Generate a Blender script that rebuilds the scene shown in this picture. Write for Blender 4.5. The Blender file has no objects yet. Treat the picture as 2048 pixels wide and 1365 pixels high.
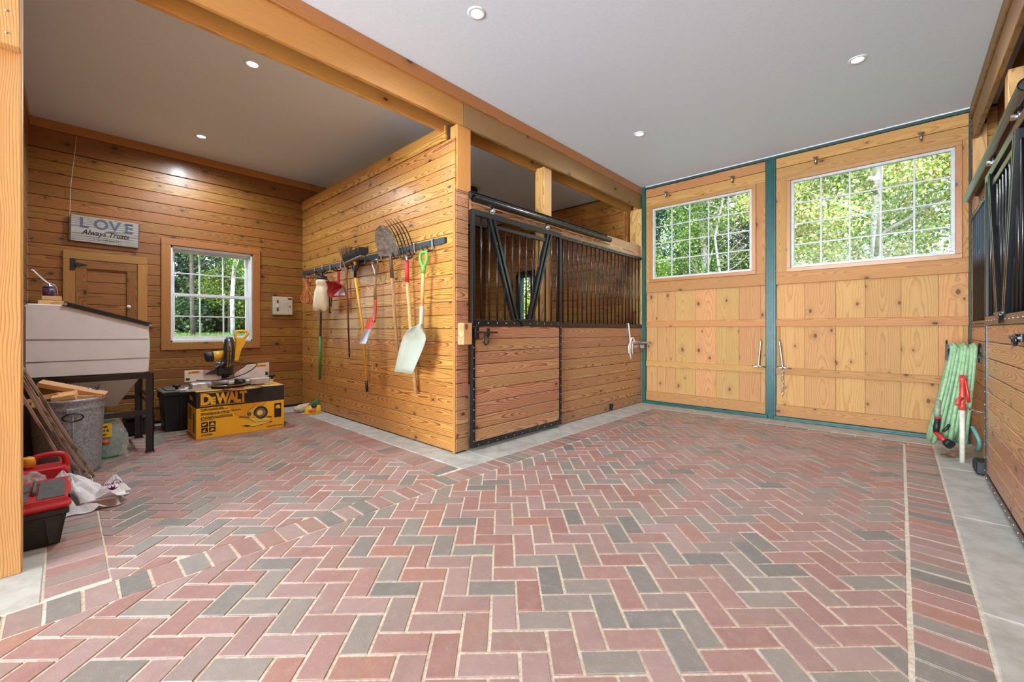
import bpy, bmesh, math, random
from mathutils import Vector, Matrix

RND = random.Random(11)
SC = bpy.context.scene
COL = SC.collection
PI = math.pi

# ------------------------------------------------------------------ camera
cam_data = bpy.data.cameras.new('camera')
cam = bpy.data.objects.new('camera', cam_data)
COL.objects.link(cam)
cam.location = (0, 0, 1.15)
cam.rotation_euler = (PI / 2, 0, math.radians(43.0))
cam_data.sensor_width = 36.0
cam_data.lens = 36.0 * 833.0 / 2048.0
cam_data.shift_y = -22.5 / 2048.0
cam_data.clip_start = 0.03
cam_data.clip_end = 300
SC.camera = cam

# ------------------------------------------------------------------ world, sun, daylight, exposure
world = bpy.data.worlds.new('sky')
SC.world = world
world.use_nodes = True
wn, wl = world.node_tree.nodes, world.node_tree.links
sky = wn.new('ShaderNodeTexSky')
sky.sky_type = 'NISHITA'
sky.sun_disc = False
sky.sun_elevation = math.radians(48)
sky.sun_rotation = math.radians(140)
sky.air_density = 1.2
sky.dust_density = 0.8
bg = wn['Background']
wl.new(sky.outputs[0], bg.inputs[0])
bg.inputs[1].default_value = 0.95

sun_d = bpy.data.lights.new('sun', 'SUN')
sun_d.energy = 3.8
sun_d.color = (1.0, 0.95, 0.86)
sun_d.angle = math.radians(0.6)
sun = bpy.data.objects.new('sun', sun_d)
COL.objects.link(sun)
sun.rotation_euler = Vector((-0.5, 0.55, -0.75)).to_track_quat('-Z', 'Y').to_euler()


def area(name, loc, aim, sx, sy, power, color):
    d = bpy.data.lights.new(name, 'AREA')
    d.shape = 'RECTANGLE'
    d.size, d.size_y, d.energy, d.color = sx, sy, power, color
    o = bpy.data.objects.new(name, d)
    COL.objects.link(o)
    o.location = loc
    o.rotation_euler = Vector(aim).to_track_quat('-Z', 'Y').to_euler()
    return o


# daylight coming in by the open end of the aisle far behind the camera, and an added upward fill that brightens the ceiling
area('aisle_daylight', (-1.25, -7.4, 1.75), (0, 1, 0.0), 3.4, 3.2, 860, (0.66, 0.83, 1.0))
area('ceiling_fill', (-1.25, -8.6, 0.0), (0, 0.72, 0.7), 6.0, 3.0, 2500, (0.72, 0.87, 1.0))

SC.view_settings.view_transform = 'Standard'
SC.view_settings.look = 'None'
SC.view_settings.exposure = 0.30
SC.view_settings.gamma = 1.0
SC.view_settings.use_curve_mapping = False


# ------------------------------------------------------------------ mesh helpers
class MB:
    """collects shapes and links them as one mesh object"""

    def __init__(self):
        self.v, self.f, self.sm, self.mi = [], [], [], []
        self.M = Matrix.Identity(4)
        self.mat = 0

    def add(self, vs, fs, smooth=False):
        n = len(self.v)
        self.v += [tuple(self.M @ Vector(p)) for p in vs]
        for f in fs:
            self.f.append(tuple(n + i for i in f))
            self.sm.append(smooth)
            self.mi.append(self.mat)
        return self

    def box(self, a, b, ch=0.0):
        x0, y0, z0 = (min(a[i], b[i]) for i in range(3))
        x1, y1, z1 = (max(a[i], b[i]) for i in range(3))
        c = min(ch, 0.45 * (x1 - x0), 0.45 * (y1 - y0), 0.45 * (z1 - z0))
        if c <= 0:
            vs = [(x, y, z) for x in (x0, x1) for y in (y0, y1) for z in (z0, z1)]
            return self.add(vs, [(0, 1, 3, 2), (4, 6, 7, 5), (0, 4, 5, 1), (2, 3, 7, 6), (0, 2, 6, 4), (1, 5, 7, 3)])
        vs, ix = [], {}
        for sx in (0, 1):
            for sy in (0, 1):
                for sz in (0, 1):
                    X, Y, Z = (x0, x1)[sx], (y0, y1)[sy], (z0, z1)[sz]
                    ix_, iy_, iz_ = X + (c, -c)[sx], Y + (c, -c)[sy], Z + (c, -c)[sz]
                    for k, p in enumerate(((X, iy_, iz_), (ix_, Y, iz_), (ix_, iy_, Z))):
                        ix[sx, sy, sz, k] = len(vs)
                        vs.append(p)
        fs = []
        for s in (0, 1):
            fs.append([ix[s, a_, b_, 0] for a_, b_ in ((0, 0), (1, 0), (1, 1), (0, 1))])
            fs.append([ix[a_, s, b_, 1] for a_, b_ in ((0, 0), (1, 0), (1, 1), (0, 1))])
            fs.append([ix[a_, b_, s, 2] for a_, b_ in ((0, 0), (1, 0), (1, 1), (0, 1))])
        for p in (0, 1):
            for q in (0, 1):
                fs.append([ix[p, q, 0, 0], ix[p, q, 1, 0], ix[p, q, 1, 1], ix[p, q, 0, 1]])
                fs.append([ix[p, 0, q, 0], ix[p, 1, q, 0], ix[p, 1, q, 2], ix[p, 0, q, 2]])
                fs.append([ix[0, p, q, 1], ix[1, p, q, 1], ix[1, p, q, 2], ix[0, p, q, 2]])
        for sx in (0, 1):
            for sy in (0, 1):
                for sz in (0, 1):
                    fs.append([ix[sx, sy, sz, k] for k in range(3)])
        return self.add(vs, fs)

    def cbox(self, c, s, ch=0.0):
        return self.box([c[i] - s[i] / 2 for i in range(3)], [c[i] + s[i] / 2 for i in range(3)], ch)

    def tube(self, pts, r, n=8, closed=False, caps=True, flat=1.0):
        pts = [Vector(p) for p in pts]
        m = len(pts)
        rs = r if isinstance(r, (list, tuple)) else [r] * m
        T = []
        for i in range(m):
            a = pts[(i - 1) % m] if (closed or i > 0) else pts[i]
            b = pts[(i + 1) % m] if (closed or i < m - 1) else pts[i]
            t = (b - a)
            T.append(t.normalized() if t.length > 1e-9 else Vector((0, 0, 1)))
        up = Vector((0, 0, 1)) if abs(T[0].z) < 0.9 else Vector((1, 0, 0))
        N = (up - T[0] * up.dot(T[0])).normalized()
        vs = []
        for i in range(m):
            N = N - T[i] * N.dot(T[i])
            N = N.normalized() if N.length > 1e-6 else T[i].orthogonal().normalized()
            B = T[i].cross(N)
            for k in range(n):
                a = 2 * PI * k / n
                vs.append(pts[i] + (N * math.cos(a) + B * math.sin(a) * flat) * rs[i])
        fs = []
        for i in range(m if closed else m - 1):
            for k in range(n):
                fs.append((i * n + k, i * n + (k + 1) % n, ((i + 1) % m) * n + (k + 1) % n, ((i + 1) % m) * n + k))
        self.add(vs, fs, True)
        if caps and not closed:
            self.add(vs[:n], [tuple(range(n))[::-1]])
            self.add(vs[-n:], [tuple(range(n))])
        return self

    def cyl(self, a, b, r, n=16, r2=None):
        return self.tube([a, b], [r, r if r2 is None else r2], n)

    def lathe(self, prof, n=24, c=(0, 0, 0), smooth=True, sy=1.0):
        vs, fs = [], []
        for r, z in prof:
            for k in range(n):
                a = 2 * PI * k / n
                vs.append((c[0] + r * math.cos(a), c[1] + r * math.sin(a) * sy, c[2] + z))
        for i in range(len(prof) - 1):
            for k in range(n):
                fs.append((i * n + k, i * n + (k + 1) % n, (i + 1) * n + (k + 1) % n, (i + 1) * n + k))
        self.add(vs, fs, smooth)
        for j, (r, z) in ((0, prof[0]), (len(prof) - 1, prof[-1])):
            if r > 1e-5:
                self.add(vs[j * n:(j + 1) * n], [tuple(range(n))])
        return self

    def prism(self, poly, t0, t1, plane='xz', smooth=False):
        """polygon in a plane, extruded along the third axis from t0 to t1"""
        def P(p, t):
            return {'xz': (p[0], t, p[1]), 'xy': (p[0], p[1], t), 'yz': (t, p[0], p[1])}[plane]
        n = len(poly)
        vs = [P(p, t0) for p in poly] + [P(p, t1) for p in poly]
        self.add(vs, [tuple(range(n)), tuple(range(2 * n - 1, n - 1, -1))])
        return self.add(vs, [(i, (i + 1) % n, n + (i + 1) % n, n + i) for i in range(n)], smooth)

    def sheet(self, rows, smooth=True, closed=False):
        """rows of points -> grid surface"""
        n = len(rows[0])
        vs = [p for r in rows for p in r]
        fs = []
        for i in range(len(rows) - 1):
            for k in range(n if closed else n - 1):
                fs.append((i * n + k, i * n + (k + 1) % n, (i + 1) * n + (k + 1) % n, (i + 1) * n + k))
        return self.add(vs, fs, smooth)

    def mesh(self, name, mats):
        me = bpy.data.meshes.new(name)
        me.from_pydata(self.v, [], self.f)
        for m in (mats if isinstance(mats, (list, tuple)) else [mats]):
            me.materials.append(m)
        me.polygons.foreach_set('use_smooth', self.sm)
        me.polygons.foreach_set('material_index', self.mi)
        bm = bmesh.new()
        bm.from_mesh(me)
        bmesh.ops.remove_doubles(bm, verts=bm.verts, dist=1e-6)
        bmesh.ops.recalc_face_normals(bm, faces=bm.faces)
        bm.to_mesh(me)
        bm.free()
        return me

    def build(self, name, mats, parent=None, M=None):
        return link(name, self.mesh(name, mats), parent, M)


def link(name, data, parent=None, M=None):
    o = bpy.data.objects.new(name, data)
    COL.objects.link(o)
    if parent:
        o.parent = parent
    if M is not None:
        o.matrix_basis = M
    return o


def T(x=0, y=0, z=0):
    return Matrix.Translation((x, y, z))


def RX(d):
    return Matrix.Rotation(math.radians(d), 4, 'X')


def RY(d):
    return Matrix.Rotation(math.radians(d), 4, 'Y')


def RZ(d):
    return Matrix.Rotation(math.radians(d), 4, 'Z')


def frame(o, x, y, z):
    M = Matrix.Identity(4)
    for i, a in enumerate((x, y, z)):
        for j in range(3):
            M[j][i] = a[j]
    for j in range(3):
        M[j][3] = o[j]
    return M


BOARDS = {}


def board(name, parent, mat, c, L, W, t, ax='x', up='z', ch=0.003, solid=True):
    """a board: local X runs along its grain (axis ax), local Y across (axis up), local Z through its thickness"""
    A = {'x': (1, 0, 0), 'y': (0, 1, 0), 'z': (0, 0, 1)}
    X, Y = Vector(A[ax]) if isinstance(ax, str) else Vector(ax).normalized(), Vector(A[up]) if isinstance(up, str) else Vector(up).normalized()
    Z = X.cross(Y)
    key = (round(L, 3), round(W, 3), round(t, 3), mat.name, ch, name)
    if key not in BOARDS:
        BOARDS[key] = MB().cbox((0, 0, 0), (L, W, t), ch).mesh(name, mat)
    return link(name, BOARDS[key], parent, frame(c, X, Y, Z))


def thing(name, label, cat, M=None, group=None, data=None):
    o = link(name, data, None, M)
    o['label'], o['category'] = label, cat
    if group:
        o['group'] = group
    return o


def tag(o, label, cat, group=None):
    o['label'], o['category'] = label, cat
    if group:
        o['group'] = group
    return o


def struct(o):
    o['kind'] = 'structure'
    return o


def copy_tree(o, parent=None):
    c = o.copy()
    COL.objects.link(c)
    c.parent = parent
    for ch in list(o.children):
        copy_tree(ch, c)
    return c


def text(name, s, size, mat, parent, M, bold=0.0, shear=0.0, space=1.0, align='LEFT', depth=0.0004, sx=1.0):
    cu = bpy.data.curves.new(name, 'FONT')
    cu.body, cu.size, cu.offset, cu.shear, cu.space_character = s, size, bold, shear, space
    cu.align_x = align
    cu.extrude = depth
    cu.resolution_u = 3
    tmp = bpy.data.objects.new('tmp', cu)
    COL.objects.link(tmp)
    me = bpy.data.meshes.new_from_object(tmp.evaluated_get(bpy.context.evaluated_depsgraph_get()))
    bpy.data.objects.remove(tmp)
    bpy.data.curves.remove(cu)
    me.name = name
    me.materials.clear()
    me.materials.append(mat)
    return link(name, me, parent, M @ Matrix.Diagonal((sx, 1, 1, 1)))


# ------------------------------------------------------------------ materials
def C(r, g, b):
    def l(c):
        c /= 255.0
        return c / 12.92 if c <= 0.04045 else ((c + 0.055) / 1.055) ** 2.4
    return (l(r), l(g), l(b), 1.0)


class N:
    """thin wrapper to write node trees"""

    def __init__(self, name):
        self.m = bpy.data.materials.new(name)
        self.m.use_nodes = True
        self.t = self.m.node_tree
        self.p = self.t.nodes['Principled BSDF']
        self.out = self.t.nodes['Material Output']

    def n(self, kind, **kw):
        nd = self.t.nodes.new(kind)
        for k, v in kw.items():
            if k.startswith('i_'):
                nd.inputs[int(k[2:]) if k[2:].isdigit() else k[2:]].default_value = v
            else:
                setattr(nd, k, v)
        return nd

    def l(self, a, b):
        self.t.links.new(a, b)

    def math(self, op, a, b=None, c=None):
        nd = self.n('ShaderNodeMath', operation=op)
        for i, x in enumerate((a, b, c)):
            if x is None:
                continue
            if hasattr(x, 'is_output'):
                self.l(x, nd.inputs[i])
            else:
                nd.inputs[i].default_value = x
        return nd.outputs[0]

    def vmul(self, v, k):
        nd = self.n('ShaderNodeVectorMath', operation='MULTIPLY')
        self.l(v, nd.inputs[0])
        nd.inputs[1].default_value = k
        return nd.outputs[0]

    def vadd(self, a, b):
        nd = self.n('ShaderNodeVectorMath', operation='ADD')
        self.l(a, nd.inputs[0])
        self.l(b, nd.inputs[1])
        return nd.outputs[0]

    def noise(self, v, scale=1.0, detail=2.0, rough=0.5, dist=0.0):
        nd = self.n('ShaderNodeTexNoise')
        nd.inputs['Scale'].default_value = scale
        nd.inputs['Detail'].default_value = detail
        nd.inputs['Roughness'].default_value = rough
        nd.inputs['Distortion'].default_value = dist
        if v is not None:
            self.l(v, nd.inputs['Vector'])
        return nd.outputs[0]

    def ramp(self, f, stops, interp='LINEAR'):
        nd = self.n('ShaderNodeValToRGB')
        cr = nd.color_ramp
        cr.interpolation = interp
        while len(cr.elements) < len(stops):
            cr.elements.new(0.5)
        for e, (p, c) in zip(cr.elements, stops):
            e.position = p
            e.color = c if len(c) == 4 else (*c, 1)
        self.l(f, nd.inputs[0])
        return nd.outputs[0]

    def mix(self, f, a, b, mode='MIX'):
        nd = self.n('ShaderNodeMix', data_type='RGBA', blend_type=mode)
        for s, x in ((0, f), (6, a), (7, b)):
            if hasattr(x, 'is_output'):
                self.l(x, nd.inputs[s])
            else:
                nd.inputs[s].default_value = x
        return nd.outputs[2]

    def smooth(self, x, a, b):
        nd = self.n('ShaderNodeMapRange', interpolation_type='SMOOTHSTEP')
        self.l(x, nd.inputs[0])
        nd.inputs[1].default_value, nd.inputs[2].default_value = a, b
        return nd.outputs[0]

    def bump(self, h, strength=0.2, dist=0.002):
        nd = self.n('ShaderNodeBump')
        nd.inputs['Strength'].default_value = strength
        nd.inputs['Distance'].default_value = dist
        self.l(h, nd.inputs['Height'])
        self.l(nd.outputs[0], self.p.inputs['Normal'])

    def set(self, **kw):
        for k, v in kw.items():
            self.p.inputs[k.replace('_', ' ')].default_value = v
        return self


def plain(name, col, rough=0.5, metal=0.0, coat=0.0, col2=None, scale=30.0, bump=0.0, detail=4, thr=(0.35, 0.7), **kw):
    """one colour with a mottling of a second one"""
    n = N(name)
    n.set(Roughness=rough, Metallic=metal, Coat_Weight=coat, Coat_Roughness=0.15)
    tc = n.n('ShaderNodeTexCoord')
    ns = n.noise(tc.outputs['Object'], scale, detail, 0.6)
    if col2 is None:
        col2 = tuple(c * 0.82 for c in col[:3]) + (1,)
    n.l(n.mix(n.smooth(ns, *thr), col, col2), n.p.inputs['Base Color'])
    if bump:
        n.bump(ns, bump, 0.003)
    for k, v in kw.items():
        n.p.inputs[k].default_value = v
    return n.m


def wood(name, light, mid, dark, freq=95.0, knots=0.5, zz=0.035, wob=0.10, tv=0.25, rough=0.4, coat=0.25, contrast=1.0, fine=0.25, knotcol=None, saw=0.0, yoff=0.0):
    """pine: growth rings cut by a flat board (cathedral figure), fine grain and knots"""
    n = N(name)
    n.set(Roughness=rough, Coat_Weight=coat, Coat_Roughness=0.22, IOR=1.5)
    tc = n.n('ShaderNodeTexCoord')
    oi = n.n('ShaderNodeObjectInfo')
    rnd = oi.outputs['Random']
    r2 = n.math('FRACT', n.math('MULTIPLY', rnd, 7.31))
    r3 = n.math('FRACT', n.math('MULTIPLY', rnd, 23.7))
    cmb = n.n('ShaderNodeCombineXYZ')
    n.l(n.math('MULTIPLY', rnd, 37.0), cmb.inputs[0])
    n.l(n.math('MULTIPLY', r2, 19.0), cmb.inputs[1])
    n.l(n.math('MULTIPLY', r3, 11.0), cmb.inputs[2])
    ob = tc.outputs['Object']
    P = n.vadd(ob, cmb.outputs[0])
    sep = n.n('ShaderNodeSeparateXYZ')
    n.l(ob, sep.inputs[0])
    nA = n.noise(n.vmul(P, (1.5, 5.0, 5.0)), 1.0, 2.0)
    nB = n.noise(n.vmul(P, (0.9, 0.0, 0.0)), 1.0, 1.0)
    # knots
    vo = n.n('ShaderNodeTexVoronoi', voronoi_dimensions='2D', feature='F1')
    n.l(n.vmul(P, (2.6, 4.3, 1.0)), vo.inputs['Vector'])
    vo.inputs['Scale'].default_value = 1.0
    kc = n.n('ShaderNodeSeparateColor')
    n.l(vo.outputs['Color'], kc.inputs[0])
    has = n.math('LESS_THAN', kc.outputs[0], knots)
    kd = vo.outputs['Distance']
    size = n.math('MULTIPLY_ADD', kc.outputs[1], 0.05, 0.03)
    kn = n.math('MULTIPLY', n.math('SUBTRACT', 1.0, n.smooth(n.math('DIVIDE', kd, size), 0.75, 1.2)), has)
    halo = n.math('MULTIPLY', n.math('SUBTRACT', 1.0, n.smooth(n.math('DIVIDE', kd, size), 0.6, 4.5)), has)
    y1 = n.math('ADD', n.math('ADD', sep.outputs[1], n.math('MULTIPLY', n.math('SUBTRACT', nA, 0.5), 0.075)), n.math('MULTIPLY_ADD', n.math('SUBTRACT', r2, 0.5), 0.11, yoff))
    z1 = n.math('ADD', n.math('MULTIPLY', n.math('SUBTRACT', nB, 0.5), wob * 2), n.math('MULTIPLY_ADD', r3, zz, zz * 0.4))
    rr = n.math('SQRT', n.math('ADD', n.math('MULTIPLY', y1, y1), n.math('MULTIPLY', z1, z1)))
    ring = n.math('ADD', n.math('MULTIPLY', rr, freq), n.math('MULTIPLY', halo, 2.2))
    ring = n.math('ADD', ring, n.math('MULTIPLY', n.noise(n.vmul(P, (6.0, 60.0, 60.0)), 1.0, 3.0), 0.5))
    fr = n.math('FRACT', ring)
    band = n.ramp(fr, [(0.0, light), (0.45, light), (0.72, mid), (0.9, dark), (0.96, dark), (1.0, light)])
    flat = n.mix(0.35, light, mid)
    col = n.mix(contrast, flat, band)
    # slow tone drift, fine grain
    drift = n.noise(n.vmul(P, (0.8, 9.0, 9.0)), 1.0, 3.0)
    col = n.mix(n.math('MULTIPLY', n.smooth(drift, 0.45, 0.75), 0.35), col, mid)
    gr = n.noise(n.vmul(P, (9.0, 420.0, 420.0)), 1.0, 2.0, 0.7)
    g2 = n.math('MULTIPLY_ADD', n.math('SUBTRACT', gr, 0.5), fine, 1.0)
    if saw:
        wv = n.noise(n.vmul(P, (900.0, 3.0, 3.0)), 1.0, 1.0)
        g2 = n.math('MULTIPLY', g2, n.math('MULTIPLY_ADD', n.math('SUBTRACT', wv, 0.5), saw, 1.0))
    val = n.math('MULTIPLY', n.math('MULTIPLY_ADD', n.math('SUBTRACT', r3, 0.5), tv, 1.0), g2)
    hsv = n.n('ShaderNodeHueSaturation')
    n.l(n.math('MULTIPLY_ADD', n.math('SUBTRACT', r2, 0.5), 0.022, 0.5), hsv.inputs['Hue'])
    n.l(val, hsv.inputs['Value'])
    n.l(col, hsv.inputs['Color'])
    col = n.mix(n.math('MULTIPLY', halo, 0.35), hsv.outputs[0], dark)
    kcol = knotcol or (dark[0] * 0.22, dark[1] * 0.2, dark[2] * 0.2, 1)
    col = n.mix(n.math('MULTIPLY', kn, 0.85), col, kcol)
    n.l(col, n.p.inputs['Base Color'])
    n.bump(n.math('ADD', gr, n.math('MULTIPLY', fr, -0.4)), 0.12, 0.0012)
    return n.m


def brick_mat(name, a, b):
    n = N(name)
    tc = n.n('ShaderNodeTexCoord')
    oi = n.n('ShaderNodeObjectInfo')
    ge = n.n('ShaderNodeNewGeometry')
    r = n.math('FRACT', n.math('ADD', n.math('MULTIPLY', oi.outputs['Random'], 3.7), ge.outputs['Random Per Island']))
    pos = ge.outputs['Position']
    big = n.noise(pos, 9.0, 3.0)
    col = n.mix(n.smooth(n.math('MULTIPLY_ADD', n.math('SUBTRACT', big, 0.5), 1.6, r), 0.1, 0.95), a, b)
    fine = n.noise(pos, 330.0, 3.0, 0.7)
    mid = n.noise(pos, 26.0, 6.0, 0.72)
    col = n.mix(n.math('MULTIPLY', n.smooth(mid, 0.42, 0.85), 0.38), col, C(200, 176, 160))
    col = n.mix(n.math('MULTIPLY', n.smooth(fine, 0.56, 0.75), 0.45), col, (a[0] * .45, a[1] * .42, a[2] * .42, 1))
    n.l(col, n.p.inputs['Base Color'])
    n.l(n.math('MULTIPLY_ADD', mid, 0.3, 0.38), n.p.inputs['Roughness'])
    n.set(Coat_Weight=0.3, Coat_Roughness=0.38)
    n.bump(n.math('ADD', fine, n.math('MULTIPLY', mid, 0.8)), 0.5, 0.0022)
    return n.m


def glass_mat(name, tint=(1, 1, 1, 1), refl=0.9):
    n = N(name)
    n.t.nodes.remove(n.p)
    tr = n.n('ShaderNodeBsdfTransparent')
    tr.inputs[0].default_value = tint
    gl = n.n('ShaderNodeBsdfGlossy')
    gl.inputs['Roughness'].default_value = 0.02
    fr = n.n('ShaderNodeFresnel')
    fr.inputs[0].default_value = 1.45
    mx = n.n('ShaderNodeMixShader')
    n.l(n.math('MULTIPLY', fr.outputs[0], refl), mx.inputs[0])
    n.l(tr.outputs[0], mx.inputs[1])
    n.l(gl.outputs[0], mx.inputs[2])
    n.l(mx.outputs[0], n.out.inputs[0])
    return n.m


def film_mat(name, col, alpha, rough=0.25):
    n = N(name)
    n.set(Base_Color=col, Roughness=rough)
    tr = n.n('ShaderNodeBsdfTransparent')
    mx = n.n('ShaderNodeMixShader')
    tc = n.n('ShaderNodeTexCoord')
    ns = n.noise(tc.outputs['Object'], 40.0, 3.0)
    n.l(n.math('MULTIPLY_ADD', ns, 0.25, alpha - 0.12), mx.inputs[0])
    n.l(tr.outputs[0], mx.inputs[1])
    n.l(n.p.outputs[0], mx.inputs[2])
    n.l(mx.outputs[0], n.out.inputs[0])
    n.bump(ns, 0.5, 0.01)
    return n.m


def emit_mat(name, col, s):
    n = N(name)
    n.set(Base_Color=(0.9, 0.9, 0.9, 1), Emission_Color=col, Emission_Strength=s)
    return n.m


M_PINE = wood('varnished_pine', C(200, 143, 70), C(178, 114, 49), C(120, 64, 24), freq=84, knots=0.42, coat=0.18)
M_PINE2 = wood('red_pine', C(194, 144, 102), C(172, 116, 78), C(122, 68, 44), freq=78, knots=0.3, zz=0.025, coat=0.3)
M_DIMPINE = wood('dimmed_pine', C(154, 103, 44), C(132, 81, 30), C(94, 51, 16), knots=0.5, contrast=0.75)  # same pine again, with the bay's dimmer light put into a darker tone
M_DOOR = wood('pale_board_pine', C(192, 143, 87), C(180, 124, 66), C(142, 86, 40), freq=60, knots=0.75, contrast=0.4, tv=0.2, zz=0.09, coat=0.0, rough=0.7, knotcol=C(84, 46, 26))
M_RAILW = wood('batten_pine', C(182, 130, 70), C(164, 109, 50), C(126, 76, 34), knots=0.4, contrast=0.6, coat=0.0, rough=0.65)
M_BEAM = wood('sawn_beam', C(202, 146, 76), C(184, 122, 54), C(140, 84, 30), freq=130, knots=0.25, zz=0.03, wob=0.03, fine=0.45, contrast=0.6, rough=0.55, coat=0.0, yoff=0.26)
M_BEAMD = wood('aged_beam', C(164, 124, 84), C(144, 102, 62), C(106, 70, 40), freq=120, knots=0.35, zz=0.03, wob=0.03, fine=0.4, contrast=0.6, rough=0.6, coat=0.0, yoff=0.24)
M_POST = wood('post_pine', C(214, 168, 102), C(200, 144, 78), C(160, 104, 52), freq=110, knots=0.12, zz=0.03, wob=0.02, fine=0.4, contrast=0.7, rough=0.5, coat=0.1, yoff=0.22)
M_TRIM = wood('trim_pine', C(178, 122, 60), C(158, 100, 44), C(118, 70, 28), freq=90, knots=0.2, zz=0.03, wob=0.04, contrast=0.5, yoff=0.12)
M_LATH = wood('weathered_lath', C(160, 128, 104), C(128, 96, 76), C(92, 66, 52), knots=0.1, coat=0.0, rough=0.8)
M_SCRAP = wood('fresh_lumber', C(222, 172, 116), C(205, 146, 90), C(172, 110, 62), knots=0.3, coat=0.0, rough=0.7, contrast=0.7)
M_DARKW = plain('dark_backing', C(60, 36, 16), 0.9)
M_CEIL = plain('white_drywall', C(220, 229, 238), 0.6, col2=C(216, 225, 234), scale=40, bump=0.02)
M_CONC = plain('concrete', C(186, 181, 170), 0.85, col2=C(164, 156, 142), scale=7, bump=0.12, detail=8)
M_SAND = plain('joint_sand', C(226, 214, 194), 0.95, col2=C(200, 176, 144), scale=60, bump=0.5, detail=6)
M_BRICKS = [brick_mat('brick_rose', C(166, 125, 114), C(156, 112, 101)),
            brick_mat('brick_pink', C(167, 136, 127), C(158, 122, 113)),
            brick_mat('brick_clay', C(168, 119, 102), C(156, 124, 112)),
            brick_mat('brick_dusk', C(149, 128, 117), C(160, 129, 118)),
            brick_mat('brick_grey', C(140, 130, 118), C(150, 136, 124)),
            brick_mat('brick_slate', C(122, 115, 106), C(134, 125, 115))]
M_BLACK = plain('black_steel', C(18, 20, 22), 0.3, coat=0.25, scale=60)
M_MATBLK = plain('black_plastic', C(24, 24, 26), 0.5, scale=50)
M_RUBBER = plain('black_rubber', C(30, 28, 27), 0.75, scale=80)
M_GREEN = plain('green_vinyl', C(24, 84, 78), 0.35, coat=0.2, col2=C(20, 74, 69), scale=12)
M_DKGREEN = plain('dark_green_trim', C(30, 60, 54), 0.5)
M_WHITE = plain('white_vinyl', C(226, 226, 224), 0.35, scale=10, col2=C(216, 216, 214))
M_GREYV = plain('grey_vinyl', C(196, 192, 188), 0.4, scale=10)
M_GLASS = glass_mat('window_glass')
M_STEEL = plain('bright_steel', C(190, 192, 194), 0.3, 1.0, scale=60)
M_DKSTEEL = plain('dark_steel', C(70, 72, 74), 0.35, 0.9, scale=60)
M_LAMP = emit_mat('lamp_glow', (1.0, 0.98, 0.93, 1), 9.0)
M_LAMPRIM = plain('lamp_trim', C(236, 236, 234), 0.4)
# ------------------------------------------------------------------ floor: sand bed, slabs, every brick
XL, XS, XR = -6.66, -3.0, 0.53          # bay back wall, left stall front, right stall front
YN, YP, YD = -0.27, 2.46, 6.25          # bay near wall, tool wall, far doors
CEIL = 3.395

fb = MB()
fb.box((-7.0, -7.5, -0.12), (4.2, 6.5, -0.0040))
floor = struct(fb.build('floor', M_SAND))


def clip(poly, x0, y0, x1, y1):
    for ax, lim, sg in ((0, x0, 1), (0, x1, -1), (1, y0, 1), (1, y1, -1)):
        out = []
        for i in range(len(poly)):
            a, b = poly[i - 1], poly[i]
            ia, ib = sg * (a[ax] - lim) >= 0, sg * (b[ax] - lim) >= 0
            if ia != ib:
                t = (lim - a[ax]) / (b[ax] - a[ax])
                out.append((a[0] + (b[0] - a[0]) * t, a[1] + (b[1] - a[1]) * t))
            if ib:
                out.append(b)
        poly = out
        if len(poly) < 3:
            return []
    return poly


def poly_area(p):
    return 0.5 * abs(sum(p[i - 1][0] * p[i][1] - p[i][0] * p[i - 1][1] for i in range(len(p))))


bricks = []                              # (polygon, tone)
TONES = [0] * 30 + [1] * 26 + [2] * 8 + [3] * 12 + [4] * 15 + [5] * 11


def lay(poly):
    if poly_area(poly) > 0.0012:
        bricks.append((poly, RND.choice(TONES)))


W_ = 0.1068
J = 0.0056                               # half a joint


def herringbone(x0, y0, x1, y1, o, ang, sgn):
    """45 degree herringbone in a rectangle; o is the far left corner of one level brick"""
    e1 = (math.cos(ang), math.sin(ang))
    e2 = (-e1[1], e1[0])
    ou, ov = o[0] * e1[0] + o[1] * e1[1], o[0] * e2[0] + o[1] * e2[1]
    cs = [(x0, y0), (x1, y0), (x0, y1), (x1, y1)]
    us, vs = [p[0] * e1[0] + p[1] * e1[1] for p in cs], [p[0] * e2[0] + p[1] * e2[1] for p in cs]
    for j in range(int((min(vs) - ov) / W_) - 3, int((max(vs) - ov) / W_) + 4):
        a0 = int((min(us) - ou) / W_) - 8
        for i in range(a0, int((max(us) - ou) / W_) + 8):
            k = (i - sgn * j) % 4
            if k == 0:
                rect = (i, j, i + 2, j + 1)
            elif k == (2 if sgn > 0 else 3):
                rect = (i, j - 1, i + 1, j + 1)
            else:
                continue
            u0, v0, u1, v1 = ou + rect[0] * W_ + J, ov + (rect[1] - 1) * W_ + J, ou + rect[2] * W_ - J, ov + (rect[3] - 1) * W_ - J
            p = [(u * e1[0] + v * e2[0], u * e1[1] + v * e2[1]) for u, v in ((u0, v0), (u1, v0), (u1, v1), (u0, v1))]
            p = clip(p, x0, y0, x1, y1)
            if len(p) >= 3:
                lay(p)


def course(x0, y0, x1, y1, along, pitch, start=None):
    a, b = (x0, x1) if along == 'x' else (y0, y1)
    p = a if start is None else start
    while p < b - 0.02:
        q = min(p + pitch - 2 * J, b)
        lay([(p, y0), (q, y0), (q, y1), (p, y1)] if along == 'x' else [(x0, p), (x1, p), (x1, q), (x0, q)])
        p += pitch


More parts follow.
